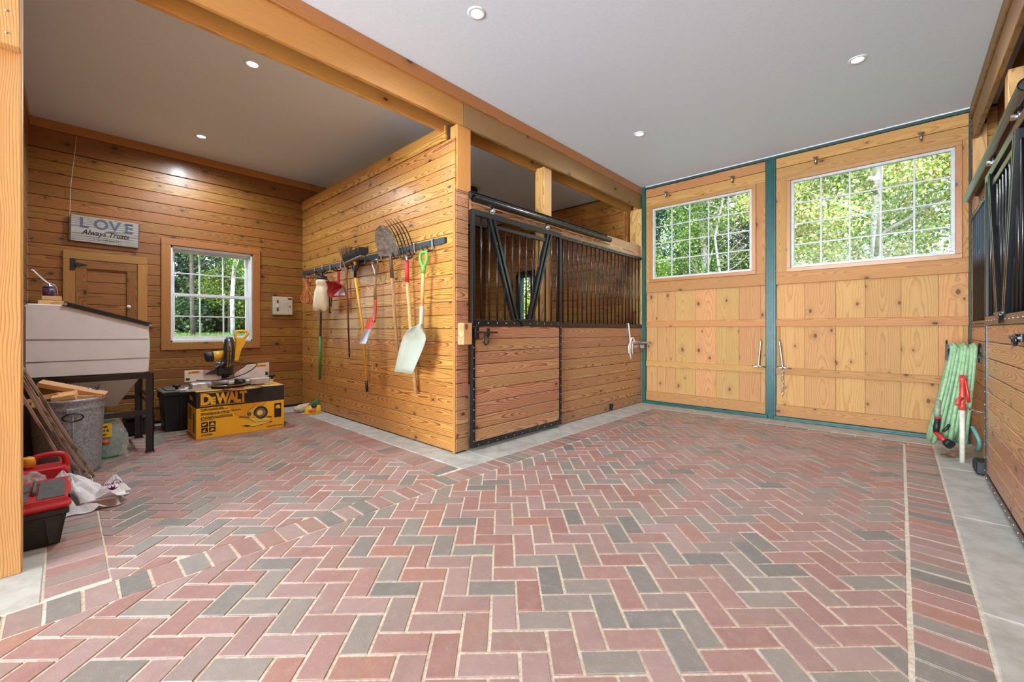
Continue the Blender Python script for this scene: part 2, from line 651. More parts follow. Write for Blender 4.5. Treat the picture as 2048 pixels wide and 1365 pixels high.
herringbone(-2.443 + J, -2.2, 0.024 - J, 5.755, (-1.452, 0.807), math.radians(44.3), 1)
herringbone(-6.25, 0.146, -2.645, 1.992, (-2.959, 1.307), math.radians(43.6), -1)
course(-2.640, -2.2, -2.447, 5.755, 'y', 0.1103, -2.15)          # course along the stall front and between bay and aisle
course(0.036, -2.2, 0.232, 5.755, 'y', 0.1085, -2.2)
course(-2.640, 5.765, 0.232, 5.86, 'x', 0.208)
course(-6.25, 2.0, -2.650, 2.222, 'x', 0.1085)
course(-6.25, -0.064, -2.650, 0.138, 'x', 0.1085 * 1.0)
course(-6.25, -0.27, -3.3, -0.070, 'x', 0.1085)


def on_screen(x, y):
    s, c = math.sin(math.radians(43)), math.cos(math.radians(43))
    d = -x * s + y * c
    if d < 0.5:
        return 0, 0, 0
    return 1024 + 833 * (x * c + y * s) / d, 660 + 833 * 1.15 / d, d


def brick_geo(mb, poly, cx, cy):
    n = len(poly)
    ar = sum(poly[i - 1][0] * poly[i][1] - poly[i][0] * poly[i - 1][1] for i in range(n))
    if ar < 0:
        poly = poly[::-1]
    tx, ty, h = RND.gauss(0, 0.006), RND.gauss(0, 0.006), RND.gauss(0, 0.0007)
    jit = [(p[0] + RND.gauss(0, 0.0008), p[1] + RND.gauss(0, 0.0008)) for p in poly]
    ins = []
    for i in range(n):
        a, b, c = Vector(jit[i - 1]), Vector(jit[i]), Vector(jit[(i + 1) % n])
        d1, d2 = (b - a).normalized(), (c - b).normalized()
        n1, n2 = Vector((-d1.y, d1.x)), Vector((-d2.y, d2.x))
        m = n1 + n2
        k = 0.0035 / max(0.35, 0.5 * m.length_squared)
        ins.append(b + m * k * 0.5)
    def top(p):
        return (p[0] - cx) * tx + (p[1] - cy) * ty + h
    vs = [(p[0] - cx, p[1] - cy, top(p)) for p in ins]
    vs += [(p[0] - cx, p[1] - cy, top(p) - 0.003) for p in jit]
    vs += [(p[0] - cx, p[1] - cy, -0.02) for p in jit]
    fs = [tuple(range(n))]
    for r in (0, 1):
        fs += [(r * n + i, (r + 1) * n + i, (r + 1) * n + (i + 1) % n, r * n + (i + 1) % n) for i in range(n)]
    mb.add(vs, fs)


order = []
for bi, (poly, tone) in enumerate(bricks):
    cx, cy = sum(p[0] for p in poly) / len(poly), sum(p[1] for p in poly) / len(poly)
    u, v, d = on_screen(cx, cy)
    vis = d > 0 and -40 < u < 2090 and v < 1420 and not (cx < -2.98 and cy < -0.1)
    order.append((poly_area(poly) / d ** 3 if vis else 0, bi, cx, cy))
order.sort(reverse=True)
field = MB()
for rank, (sc_, bi, cx, cy) in enumerate(order):
    poly, tone = bricks[bi]
    if rank < 298:
        b = MB()
        brick_geo(b, poly, cx, cy)
        b.build('brick', M_BRICKS[tone], floor, T(cx, cy, 0))
    elif cy > -1.8:
        field.mat = tone
        field.M = T(cx, cy, 0)
        brick_geo(field, poly, cx, cy)
field.build('brick_field', M_BRICKS, floor)['kind'] = 'stuff'


def slab(x0, y0, x1, y1, name='concrete_slab'):
    b = MB()
    b.box((x0 - (x0 + x1) / 2, y0 - (y0 + y1) / 2, -0.05), (x1 - (x0 + x1) / 2, y1 - (y0 + y1) / 2, 0.001), 0.006)
    b.build(name, M_CONC, floor, T((x0 + x1) / 2, (y0 + y1) / 2, 0))


for a, b in ((2.232, 2.585), (2.592, 3.84), (3.847, 5.0), (5.007, 6.30)):
    slab(-3.22, a, -2.648, b)
for a, b in ((-6.66, -5.4), (-5.394, -4.0), (-3.994, -3.226)):
    slab(a, 2.232, b, 2.62)
slab(-6.66, -0.27, -6.262, 2.226)
for a, b in ((-2.0, 1.2), (1.208, 2.53), (2.54, 3.745), (3.755, 5.0), (5.008, 6.3)):
    slab(0.242, a, 0.80, b)
for a, b in ((-2.64, -1.23), (-1.222, 0.235)):
    slab(a, 5.87, b, 6.40)
slab(-3.3, -2.0, -2.655, -0.070)
slab(-6.66, 2.63, -3.23, 6.30, 'stall_floor_slab')
slab(0.81, -2.0, 4.0, 6.3, 'stall_floor_slab')

# ------------------------------------------------------------------ ceiling, rear shell
b = MB()
b.box((-6.9, -7.5, CEIL), (4.2, 6.5, CEIL + 0.1))
struct(b.build('ceiling', M_CEIL))


def shell(name, a, b, m=M_DARKW):
    mb = MB()
    mb.box(a, b)
    return struct(mb.build(name, m))


PITCH, GAP = 0.1275, 0.0035


def plank_rows(par, ax, fixed, nrm, a0, a1, z0, z1, m, holes=(), pitch=PITCH, t=0.02, name='plank', top=None):
    """horizontal boards on a wall; fixed = the wall's face, nrm = +1/-1 the side the boards look at"""
    z = z0
    while z < z1 - 0.02:
        h = min(pitch, z1 - z)
        segs = [(a0, a1)]
        for (h0, h1, k0, k1) in holes:
            if min(z + h, k1) - max(z, k0) > 0.25 * h:
                segs = [s for g in segs for s in ((g[0], min(g[1], h0)), (max(g[0], h1), g[1])) if s[1] - s[0] > 0.02]
        for s0, s1 in segs:
            mid, L = (s0 + s1) / 2, s1 - s0 - 0.002
            n = fixed - nrm * t / 2
            board(name, par, m, (n, mid, z + h / 2) if ax == 'y' else (mid, n, z + h / 2), L, h - GAP, t, ax, 'z', 0.004)
        z += h


# bay back wall with the window and the hatch
HATCH = (-0.02, 0.68, 0.95, 2.02)
WIN = (0.85, 1.84, 0.945, 2.24)
wl_ = shell('wall_left', (XL - 0.12, YN - 0.1, 0), (XL - 0.021, WIN[0] - 0.0, CEIL))
for a, b_ in (((XL - 0.12, WIN[1], 0), (XL - 0.021, 2.6, CEIL)), ((XL - 0.12, WIN[0], 0), (XL - 0.021, WIN[1], WIN[2])), ((XL - 0.12, WIN[0], WIN[3]), (XL - 0.021, WIN[1], CEIL))):
    mb = MB()
    mb.box(a, b_)
    mb.build('backing', M_DARKW, wl_)
plank_rows(wl_, 'y', XL, 1, YN, YP + 0.2, 0.03, 3.08, M_DIMPINE, ((WIN[0], WIN[1], WIN[2], 2.22),))
board('header_board', wl_, M_DIMPINE, (XL - 0.008, (YN + 2.9) / 2, 3.19), 2.9 - YN, 0.21, 0.024, 'y')
board('top_trim', wl_, M_TRIM, (XL + 0.003, (YN + 2.9) / 2, 3.345), 2.9 - YN, 0.095, 0.03, 'y')
nails = MB()
for yy in (-0.15, 0.42, 0.62, 1.95):
    for k in range(24):
        for dz in (0.035, 0.09):
            z = 0.03 + k * PITCH + dz
            if yy > 1.9 or z > 2.3:
                nails.M = T(XL + 0.0005, yy + RND.gauss(0, 0.004), z)
                nails.add([(0.0005, 0.003 * math.cos(q), 0.003 * math.sin(q)) for q in (0, 1.05, 2.1, 3.15, 4.2, 5.25)], [(0, 1, 2, 3, 4, 5)])
nails.build('nail_heads', M_DARKW, wl_)['kind'] = 'stuff'
# bay near wall (seen as a sliver beside the post)
wf = shell('wall_front', (XL, YN - 0.12, 0), (-3.14, YN - 0.021, CEIL))
plank_rows(wf, 'x', YN, 1, XL + 0.01, -3.14, 0.03, 3.08, M_DIMPINE)
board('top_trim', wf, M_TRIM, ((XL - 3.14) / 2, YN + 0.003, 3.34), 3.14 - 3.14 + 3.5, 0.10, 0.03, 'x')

board('header_board', wf, M_DIMPINE, ((XL - 3.14) / 2, YN - 0.006, 3.19), 3.5, 0.21, 0.024, 'x')
# tool wall (half height) and its end
wm = shell('wall_middle', (XL + 0.0, YP + 0.021, 0), (XS - 0.022, YP + 0.129, 3.08))
plank_rows(wm, 'x', YP, -1, XL + 0.002, XS - 0.02, 0.012, 2.945, M_PINE, pitch=0.1275)
board('cap_board', wm, M_PINE, ((XL + XS - 0.15) / 2, YP + 0.006, 3.02), XS - 0.15 - XL, 0.145, 0.028, 'x')
plank_rows(wm, 'y', XS, 1, YP - 0.0, 2.612, 0.012, 2.455, M_PINE2, t=0.024)
board('end_strip', wm, M_TRIM, (XS - 0.02, YP - 0.006, 1.23), 2.45, 0.035, 0.012, 'z', 'x')
plank_rows(wm, 'x', YP + 0.15, 1, XL, XS - 0.1, 0.012, 3.05, M_PINE)
dots = MB()
for k in range(19):
    for dz in (0.03, 0.095):
        for yy in (2.49, 2.575):
            dots.M = T(XS + 0.0008, yy, 0.02 + k * PITCH + dz)
            dots.add([(0, 0.0035 * math.cos(q), 0.0035 * math.sin(q)) for q in (0, 1.05, 2.1, 3.15, 4.2, 5.25)], [(0, 1, 2, 3, 4, 5)])
dots.build('screw_heads', M_STEEL, wm)['kind'] = 'stuff'

# left stall: back wall, end wall with its window
ws = shell('wall_left_stall', (XL - 0.12, 2.6, 0), (XL - 0.021, 6.4, CEIL))
plank_rows(ws, 'y', XL, 1, 2.6, 6.28, 0.03, 3.36, M_DIMPINE)
SW = (-5.72, -5.13, 1.0, 2.25)
wb = shell('wall_back_left', (XL, 6.301, 0), (SW[0], 6.42, CEIL))
for a, b_ in (((SW[1], 6.301, 0), (XS - 0.2, 6.42, CEIL)), ((SW[0], 6.301, 0), (SW[1], 6.42, SW[2])), ((SW[0], 6.301, SW[3]), (SW[1], 6.42, CEIL))):
    mb = MB()
    mb.box(a, b_)
    mb.build('backing', M_DARKW, wb)
plank_rows(wb, 'x', 6.28, -1, XL, XS - 0.21, 0.03, 3.37, M_PINE, (SW,))
# right stall: end wall, back wall
wr = shell('wall_back_right', (XR + 0.02, 6.301, 0), (4.1, 6.42, CEIL))
plank_rows(wr, 'x', 6.28, -1, XR + 0.10, 4.0, 0.03, 3.37, M_PINE)
shell('wall_right', (4.0, -7.5, 0), (4.1, 6.4, CEIL), M_DIMPINE)
# aisle sides behind the camera
wq = shell('wall_rear_left', (-3.14, -7.5, 0), (-3.025, -0.32, CEIL))
plank_rows(wq, 'y', -3.004, 1, -7.4, -0.32, 0.012, 3.05, M_PINE)
wq = shell('wall_rear_right', (0.551, -7.5, 0), (0.66, 3.125, CEIL))
plank_rows(wq, 'y', XR, -1, -7.4, 3.125, 0.012, 3.05, M_PINE2)

shell('wall_stall_blocker', (0.66, -7.5, 0), (4.0, -7.4, CEIL), M_DIMPINE)  # unseen wall added to keep sun and sky out of the right stall

# ------------------------------------------------------------------ beams and posts
def beam(name, x, sg, trim):
    """built-up beam over a stall front; sg = +1 when it faces +x"""
    o = struct(link(name, None))
    for y0, y1, m in ((-3.9, -0.05, M_BEAM), (-0.05, 2.548, M_BEAM), (2.55, 6.24, M_BEAMD)) if sg > 0 else ((-3.9, 2.5, M_BEAMD), (2.502, 6.24, M_BEAMD)):
        board('face_board', o, m, (x - sg * 0.019, (y0 + y1) / 2, 3.226), y1 - y0 - 0.002, 0.32, 0.038, 'y')
    board('rear_board', o, M_BEAM, (x - sg * 0.185, 1.17, 3.215), 10.1, 0.36, 0.038, 'y')
    board('top_trim', o, M_TRIM if sg > 0 else M_BEAMD, (x + sg * 0.0095, 1.17, 3.338), 10.1, 0.11, 0.019, 'y')
    board('inner_trim', o, M_TRIM, (x - sg * 0.212, 1.17, 3.345), 10.1, 0.10, 0.016, 'y')
    return o


beam('beam_left', XS, 1, True)
beam('beam_right', XR, -1, True)


def post(name, c, z0, z1, m=M_POST, s=0.14, s2=None):
    o = board(name, None, m, (c[0], c[1], (z0 + z1) / 2), z1 - z0, s, s2 or s, 'z', 'y', 0.004)
    return struct(o)


post('post_near', (-3.082, -0.215), 0, CEIL, M_POST, 0.15, 0.10)
pn = board('post_plate', None, M_POST, (-2.997, -0.222, 2.93), 0.96, 0.16, 0.066, 'z', 'y', 0.004)
struct(pn)
scr = MB()
for k, z in enumerate((2.50, 2.60, 2.70, 2.79, 2.88)):
    scr.M = T(-2.963, -0.182, z - 0.0) @ RY(90)
    scr.lathe([(0.0, 0.002), (0.005, 0.0015), (0.006, -0.002)], 10)
scr.build('screw_heads', M_STEEL, pn, pn.matrix_basis.inverted())['kind'] = 'stuff'
post('post_corner', (XS - 0.06, 2.565), 2.457, 3.066, M_BEAM, 0.17, 0.10)
post('post_mid', (XS - 0.12, 3.895), 0, 3.066, M_POST, 0.14)
post('post_end', (XS - 0.09, 6.235), 0, 3.066, M_POST, 0.055, 0.20)
post('post_right_end', (XR + 0.05, 6.238), 0, 3.2, M_POST, 0.05, 0.10)
post('post_right_mid', (XR + 0.12, 4.80), 0, 3.066, M_POST, 0.14)
post('post_right_near', (XR + 0.06, 3.2), 0, 3.066, M_PINE2, 0.13, 0.12)
post('post_stall_corner', (XS - 0.24, 6.20), 0, 3.3, M_PINE, 0.10, 0.06)

# ------------------------------------------------------------------ far sliding doors with windows
FY = 6.25                                # inner face of the boards


def far_door(name, x0, x1, planks, wx0, wx1, strips):
    d = struct(link(name, None))
    for a, b_ in zip(planks[:-1], planks[1:]):
        board('plank', d, M_DOOR, ((a + b_) / 2, FY + 0.012, 0.93), 1.76, b_ - a - 0.002, 0.024, 'z', 'x', 0.0015)
    bk = MB()
    bk.box((x0, FY + 0.026, 0.04), (x1, FY + 0.040, 1.87))
    bk.build('backing_sheet', M_DARKW, d)
    xm, L = (x0 + x1) / 2, x1 - x0
    board('rail', d, M_RAILW, (xm, FY - 0.012, 3.283), L, 0.125, 0.028, 'x')
    board('rail', d, M_RAILW, (xm, FY - 0.004, 3.148), L, 0.135, 0.028, 'x')
    board('rail', d, M_RAILW, (xm, FY - 0.010, 1.808), L, 0.155, 0.028, 'x')
    board('batten', d, M_RAILW, (xm, FY - 0.010, 1.241), L, 0.096, 0.022, 'x')
    board('batten', d, M_RAILW, (xm, FY - 0.010, 0.625), L, 0.086, 0.022, 'x')
    board('rail', d, M_RAILW, (xm, FY - 0.010, 0.120), L, 0.142, 0.028, 'x')
    for a, b_ in ((x0, wx0), (wx1, x1)):
        board('stile', d, M_RAILW, ((a + b_) / 2, FY - 0.006, 2.483), 1.195, b_ - a, 0.028, 'z', 'x')
    for a, b_, z0, z1 in strips:
        board('edge_strip', d, M_RAILW, ((a + b_) / 2, FY - 0.006, (z0 + z1) / 2), z1 - z0, b_ - a, 0.018, 'z', 'x')
    return d


def casement(d, x0, x1, z0, z1, nx, nz, y=FY):
    """wood casing, white frame, muntins and single panes; all parts of the door d"""
    w = 0.048
    cs = MB()
    for a, b_ in (((x0, z0), (x1, z0 + w)), ((x0, z1 - w), (x1, z1)), ((x0, z0 + w), (x0 + w, z1 - w)), ((x1 - w, z0 + w), (x1, z1 - w))):
        pass
    board('casing', d, M_TRIM, ((x0 + x1) / 2, y - 0.022, z0 + w / 2), x1 - x0, w, 0.03, 'x')
    board('casing', d, M_TRIM, ((x0 + x1) / 2, y - 0.022, z1 - w / 2), x1 - x0, w, 0.03, 'x')
    for xx in (x0 + w / 2, x1 - w / 2):
        board('casing', d, M_TRIM, (xx, y - 0.022, (z0 + z1) / 2), z1 - z0 - 2 * w, w, 0.03, 'z', 'x')
    f = MB()
    a0, a1, c0, c1 = x0 + w, x1 - w, z0 + w, z1 - w
    k = 0.032
    for p, q in (((a0, c0), (a1, c0 + k)), ((a0, c1 - k), (a1, c1)), ((a0, c0 + k), (a0 + k, c1 - k)), ((a1 - k, c0 + k), (a1, c1 - k))):
        f.box((p[0], y - 0.018, p[1]), (q[0], y + 0.03, q[1]), 0.004)
    fr = f.build('window_frame', M_GREYV, d)
    a0, a1, c0, c1 = a0 + k, a1 - k, c0 + k, c1 - k
    for i in range(1, nx):
        xx = a0 + (a1 - a0) * i / nx
        MB().box((xx - 0.009, y + 0.002, c0), (xx + 0.009, y + 0.018, c1), 0.003).build('muntin', M_GREYV, d)
    for j in range(1, nz):
        zz = c0 + (c1 - c0) * j / nz
        MB().box((a0, y + 0.003, zz - 0.009), (a1, y + 0.017, zz + 0.009), 0.003).build('muntin', M_GREYV, d)
    for i in range(nx):
        for j in range(nz):
            xa, xb = a0 + (a1 - a0) * i / nx, a0 + (a1 - a0) * (i + 1) / nx
            za, zb = c0 + (c1 - c0) * j / nz, c0 + (c1 - c0) * (j + 1) / nz
            MB().add([(xa, y + 0.02, za), (xb, y + 0.02, za), (xb, y + 0.02, zb), (xa, y + 0.02, zb)], [(0, 1, 2, 3)]).build('pane', M_GLASS, d)


d1 = far_door('door_1', -2.925, -1.288, [-2.925, -2.755, -2.47, -2.18, -1.90, -1.605, -1.345, -1.288], -2.87, -1.396, [(-1.325, -1.288, 0.67, 1.19)])
casement(d1, -2.87, -1.396, 1.886, 3.078, 5, 4)
d2 = far_door('door_2', -1.168, 0.507, [-1.168, -0.867, -0.562, -0.295, 0.005, 0.292, 0.507], -1.056, 0.461, [(-1.165, -1.128, 0.67, 1.19), (0.466, 0.505, 0.67, 1.19)])
casement(d2, -1.056, 0.461, 1.88, 3.078, 5, 4)

# green vinyl posts, head and sill strips round the doors
g = MB()
g.box((-1.29, FY - 0.02, 0), (-1.166, FY + 0.05, 3.36), 0.004)
for k in range(5):
    g.box((-1.284 + k * 0.0245, FY - 0.034, 0.0), (-1.270 + k * 0.0245, FY - 0.015, 3.355), 0.004)
struct(g.build('trim_1', M_GREEN))
g = MB()
g.box((-2.985, FY - 0.045, 0), (-2.926, FY + 0.05, CEIL), 0.004)
struct(g.build('trim_2', M_GREEN))
g = MB()
g.box((-2.985, FY - 0.03, 3.352), (0.53, FY + 0.05, CEIL), 0.003)
g.box((0.508, FY - 0.02, 0.0), (0.522, FY + 0.05, 3.36), 0.002)
struct(g.build('trim_3', M_DKGREEN))
for k, (a, b_) in enumerate(((-2.926, -1.262), (-1.192, 0.508))):
    g = MB()
    g.box((a, FY - 0.045, 0.0), (b_, FY + 0.05, 0.046), 0.006)
    g.box((a, FY - 0.058, 0.004), (b_, FY - 0.044, 0.026), 0.004)
    struct(g.build('trim_%d' % (4 + k), M_GREEN))
g = MB()
g.box((-2.985, FY - 0.038, CEIL - 0.012), (0.525, FY - 0.025, CEIL - 0.001))
struct(g.build('trim_6', M_WHITE))
shell('wall_back_joint', (-3.21, 6.302, 0), (-2.98, 6.42, CEIL), M_PINE)
shell('wall_back_joint_right', (0.505, 6.302, 0), (0.64, 6.42, CEIL), M_PINE)
shell('wall_back_sill', (-3.2, 6.33, 0), (0.9, 6.42, 0.05))
shell('wall_back_outer', (-3.2, 6.33, 3.35), (0.9, 6.42, 3.5))

# ------------------------------------------------------------------ bay window: casing, double-hung sashes, panes
w1 = struct(link('window_1', None))
y0, y1, z0, z1 = 0.802, 1.884, 0.897, 2.287
cw = 0.093
xf = XL + 0.012
board('casing', w1, M_TRIM, (xf, (y0 + y1) / 2, z1 - 0.04), y1 - y0, 0.083, 0.026, 'y')
board('casing', w1, M_TRIM, (xf, (y0 + y1) / 2, z0 + cw / 2), y1 - y0 - 2 * cw, cw, 0.026, 'y')
for yy in (y0 + cw / 2, y1 - cw / 2):
    board('casing', w1, M_TRIM, (xf, yy, (z0 + z1 - 0.083) / 2), z1 - z0 - 0.083, cw, 0.026, 'z', 'y')
a0, a1, c0, c1 = y0 + cw, y1 - cw, z0 + cw, z1 - 0.083
j = MB()
for p, q in (((a0, c0), (a1, c0 + 0.028)), ((a0, c1 - 0.03), (a1, c1)), ((a0, c0), (a0 + 0.022, c1)), ((a1 - 0.022, c0), (a1, c1))):
    j.box((XL - 0.13, p[0], p[1]), (XL + 0.004, q[0], q[1]), 0.003)
for p, q in (((a0 + .02, c0 + .028), (a1 - .02, c0 + 0.04)), ((a1 - 0.034, c0), (a1 - .02, c1)), ((a0 + .02, c1 - 0.045), (a1 - .02, c1 - .028))):
    j.box((XL - 0.13, p[0], p[1]), (XL - 0.05, q[0], q[1]), 0.003)
j.build('jamb', M_WHITE, w1)
zm = (c0 + c1) / 2 + 0.0


def sash(x, s0, s1, k0, k1, nm):
    f = MB()
    for p, q in (((s0, k0), (s1, k0 + 0.04)), ((s0, k1 - 0.036), (s1, k1)), ((s0, k0 + .04), (s0 + 0.03, k1 - .036)), ((s1 - 0.03, k0 + .04), (s1, k1 - .036))):
        f.box((x - 0.014, p[0], p[1]), (x + 0.014, q[0], q[1]), 0.003)
    f.build(nm, M_WHITE, w1)
    s0, s1, k0, k1 = s0 + .03, s1 - .03, k0 + .04, k1 - .036
    for i in (1, 2):
        yy = s0 + (s1 - s0) * i / 3
        MB().box((x - 0.008, yy - 0.008, k0), (x + 0.008, yy + 0.008, k1), 0.002).build('muntin', M_WHITE, w1)
    zz = (k0 + k1) / 2
    MB().box((x - 0.007, s0, zz - 0.008), (x + 0.007, s1, zz + 0.008), 0.002).build('muntin', M_WHITE, w1)
    for i in range(3):
        for q in range(2):
            ya, yb, za, zb = s0 + (s1 - s0) * i / 3, s0 + (s1 - s0) * (i + 1) / 3, k0 + (k1 - k0) * q / 2, k0 + (k1 - k0) * (q + 1) / 2
            MB().add([(x, ya, za), (x, yb, za), (x, yb, zb), (x, ya, zb)], [(0, 1, 2, 3)]).build('pane', M_GLASS, w1)


sash(XL - 0.075, a0 + 0.022, a1 - 0.034, c0 + 0.035, zm + 0.02, 'lower_sash')
sash(XL - 0.107, a0 + 0.022, a1 - 0.034, zm - 0.02, c1 - 0.03, 'upper_sash')

# stall end window with its dark green frame
w2 = struct(link('window_2', None))
f = MB()
for p, q in (((SW[0], SW[2]), (SW[1], SW[2] + .05)), ((SW[0], SW[3] - .05), (SW[1], SW[3])), ((SW[0], SW[2]), (SW[0] + .09, SW[3])), ((SW[1] - .05, SW[2]), (SW[1], SW[3])), ((-5.33, SW[2]), (-5.28, SW[3]))):
    f.box((p[0], 6.24, p[1]), (q[0], 6.40, q[1]), 0.004)
f.build('window_frame', M_DKGREEN, w2)
for xa, xb in ((SW[0] + .09, -5.33), (-5.28, SW[1] - .05)):
    for k in range(3):
        za = SW[2] + .05 + k * 0.383
        MB().add([(xa, 6.33, za), (xb, 6.33, za), (xb, 6.33, za + .383), (xa, 6.33, za + .383)], [(0, 1, 2, 3)]).build('pane', M_GLASS, w2)
        if k:
            MB().box((xa, 6.32, za - .008), (xb, 6.34, za + .008), 0.002).build('muntin', M_WHITE, w2)

# ------------------------------------------------------------------ hatch in the bay's back wall
hd = struct(link('door_3', None))
for c, L, W, ax in (((XL + .012, 0.327, 1.975), 0.695, 0.092, 'y'), ((XL + .012, 0.027, 1.44), 0.977, 0.093, 'z'), ((XL + .012, 0.631, 1.44), 0.977, 0.09, 'z')):
    board('casing', hd, M_TRIM, c, L, W, 0.024, ax, 'z' if ax == 'y' else 'y')
board('door_rail', hd, M_DIMPINE, (XL + .010, 0.329, 1.881), 0.505, 0.094, 0.018, 'y')
for yy, w_ in ((0.12, 0.092), (0.538, 0.094)):
    board('door_stile', hd, M_DIMPINE, (XL + .010, yy, 1.40), 0.865, w_, 0.018, 'z', 'y')
hg = MB()
hg.box((XL + .024, 0.035, 1.805), (XL + .031, 0.072, 1.935), 0.002)
hg.prism([(0.072, 1.895), (0.072, 1.848), (0.165, 1.866), (0.165, 1.876)], XL + .020, XL + .027, 'yz')
hg.tube([(XL + .030, 0.072, 1.84), (XL + .030, 0.072, 1.90)], 0.007, 10)
hg.build('strap_hinge', M_MATBLK, hd)
kb = MB()
kb.M = T(XL + .019, 0.505, 1.42) @ RY(90)
kb.lathe([(0.008, 0), (0.008, .02), (0.02, .028), (0.02, .04), (0.0, .046)], 12)
kb.build('knob', M_WHITE, hd)
# ------------------------------------------------------------------ stall fronts: sliding door, barred panel, track
def stall_front(x0, sg, s0, s1, e1, side, latch_y):
    """x0 wall face, sg the side it looks at, door s0..s1, barred panel s1..e1 along y"""
    B = lambda n, s, z: (x0 + sg * n, s, z)

    def bx(mb, n0, y0, z0, n1, y1, z1, ch=0.003):
        a, b_ = B(n0, y0, z0), B(n1, y1, z1)
        mb.box(a, b_, ch)

    # ---- fixed panel
    fp = thing('stall_panel', 'fixed boarded stall panel with black bar grille, ' + side[0], 'stall panel')
    m = M_PINE2
    n = 9
    h = 1.17 / n
    for k in range(n):
        c = B(0.01 - 0.012, (s1 + e1) / 2, 0.006 + h * (k + 0.5))
        board('plank', fp, m, c, e1 - s1 - 0.004, h - 0.004, 0.024, 'y', 'z', 0.005)
    fr = MB()
    bx(fr, -0.02, s1, 1.178, 0.014, e1 + 0.0, 1.232)
    bx(fr, -0.025, s1 + 0.0, 2.25, 0.012, e1, 2.292)
    bx(fr, -0.02, s1 + 0.005, 1.2, 0.012, s1 + 0.03, 2.27)
    fr.build('grille_frame', M_BLACK, fp)
    nb = 20
    for k in range(nb):
        yy = s1 + 0.12 + (e1 - s1 - 0.19) * k / (nb - 1)
        MB().cyl(B(-0.004, yy, 1.228), B(-0.004, yy, 2.255), 0.0098, 10).build('bar', M_BLACK, fp)
    bolts = MB()
    for k in range(14):
        yy = s1 + 0.06 + (e1 - s1 - 0.1) * k / 13
        for z in (1.204, 2.272):
            bolts.M = Matrix.Translation(B(0.0145, yy, z)) @ RY(90 * sg)
            bolts.lathe([(0.007, 0), (0.006, 0.003), (0.0, 0.004)], 8)
    bolts.build('bolt_heads', M_DKSTEEL, fp)['kind'] = 'stuff'
    # ---- wooden rail over bars and door, part of the panel
    board('top_rail', fp, M_PINE2 if sg > 0 else M_RAILW, B(-0.022, (s0 + 0.03 + e1) / 2, 2.383), e1 - s0 - 0.03, 0.185, 0.04, 'y')

    # ---- sliding door
    d = thing('stall_door', 'sliding stall door with black bars and V shaped yoke, ' + side[1], 'stall door')
    lo, hi = 0.03, 0.068
    f = MB()
    bx(f, lo, s0, 0.035, hi, s0 + 0.038, 2.29)
    bx(f, lo, s1 - 0.036, 0.035, hi, s1, 2.29)
    bx(f, lo, s0 + .03, 2.235, hi, s1 - .03, 2.29)
    bx(f, lo, s0 + .03, 1.185, hi, s1 - .03, 1.247)
    bx(f, lo, s0 + .03, 0.035, hi, s1 - .03, 0.08)
    f.build('door_frame', M_BLACK, d)
    n = 9
    a, b_ = 0.082, 1.184
    h = (b_ - a) / n
    for k in range(n):
        board('plank', d, M_PINE2, B(0.048, (s0 + s1) / 2, a + h * (k + 0.5)), s1 - s0 - 0.078, h - 0.004, 0.026, 'y', 'z', 0.006)
    ym = (s0 + s1) / 2
    va, vb = (s0 + 0.255, s0 + 0.605), (s1 - 0.235, s1 - 0.572)
    for k in range(12):
        yy = s0 + 0.131 + (1.41 - 0.202) * k / 11
        zt = 2.237
        if va[0] + 0.06 < yy < vb[0] - 0.06:
            zt = 2.175
        MB().cyl(B(0.047, yy, 1.245), B(0.047, yy, zt), 0.0098, 10).build('bar', M_BLACK, d)

    def flat(nm, p, q, w, n0, n1):
        p, q = Vector((0, *p)), Vector((0, *q))
        t = (q - p).normalized()
        o = Vector((0, -t.z, t.y)) * w / 2
        mb = MB()
        vs = []
        for nn in (n0, n1):
            for c in (p - o, p + o, q + o, q - o):
                vs.append(B(nn, c.y, c.z))
        mb.add(vs, [(0, 1, 2, 3), (7, 6, 5, 4), (0, 4, 5, 1), (1, 5, 6, 2), (2, 6, 7, 3), (3, 7, 4, 0)])
        return mb.build(nm, M_BLACK, d)
    for off, w, nn in ((-0.028, 0.026, 0.075), (0.028, 0.026, 0.075)):
        flat('yoke_arm', (va[0] + off, 2.24), (va[1] + off, 1.245), w, 0.034, nn)
        flat('yoke_arm', (vb[0] + off, 2.24), (vb[1] + off, 1.245), w, 0.034, nn)
    hb = MB()
    bx(hb, 0.032, va[0] + 0.05, 2.15, 0.064, vb[0] - 0.05, 2.188)
    hb.build('yoke_top_bar', M_BLACK, d)
    lt = MB()
    bx(lt, 0.06, va[1] - 0.02, 1.247, 0.085, vb[1] + 0.03, 1.262)
    bx(lt, 0.07, ym - 0.06, 1.236, 0.088, ym + 0.06, 1.252)
    lt.prism([(ym - 0.028, 1.235), (ym + 0.028, 1.235), (ym, 1.19)], x0 + sg * 0.070, x0 + sg * 0.082, 'yz')
    lt.build('yoke_latch', M_DKSTEEL, d)
    for yy in (s0 + 0.27, s1 - 0.27):
        hg = MB()
        bx(hg, 0.040, yy - 0.022, 2.288, 0.062, yy + 0.022, 2.33)
        hg.tube([B(0.05, yy, 2.29), B(0.05, yy, 2.36)], 0.012, 8)
        hg.tube([B(0.028, yy, 2.318), B(0.085, yy, 2.318)], 0.017, 8)
        hg.build('hanger', M_STEEL, d)
    # rivets along the frame
    rv = MB()
    for k in range(12):
        z = 0.1 + k * 0.098
        for yy in (s0 + 0.019, s1 - 0.018):
            rv.M = Matrix.Translation(B(hi, yy, z)) @ RY(90 * sg)
            rv.lathe([(0.007, -0.001), (0.006, 0.003), (0.0, 0.004)], 8)
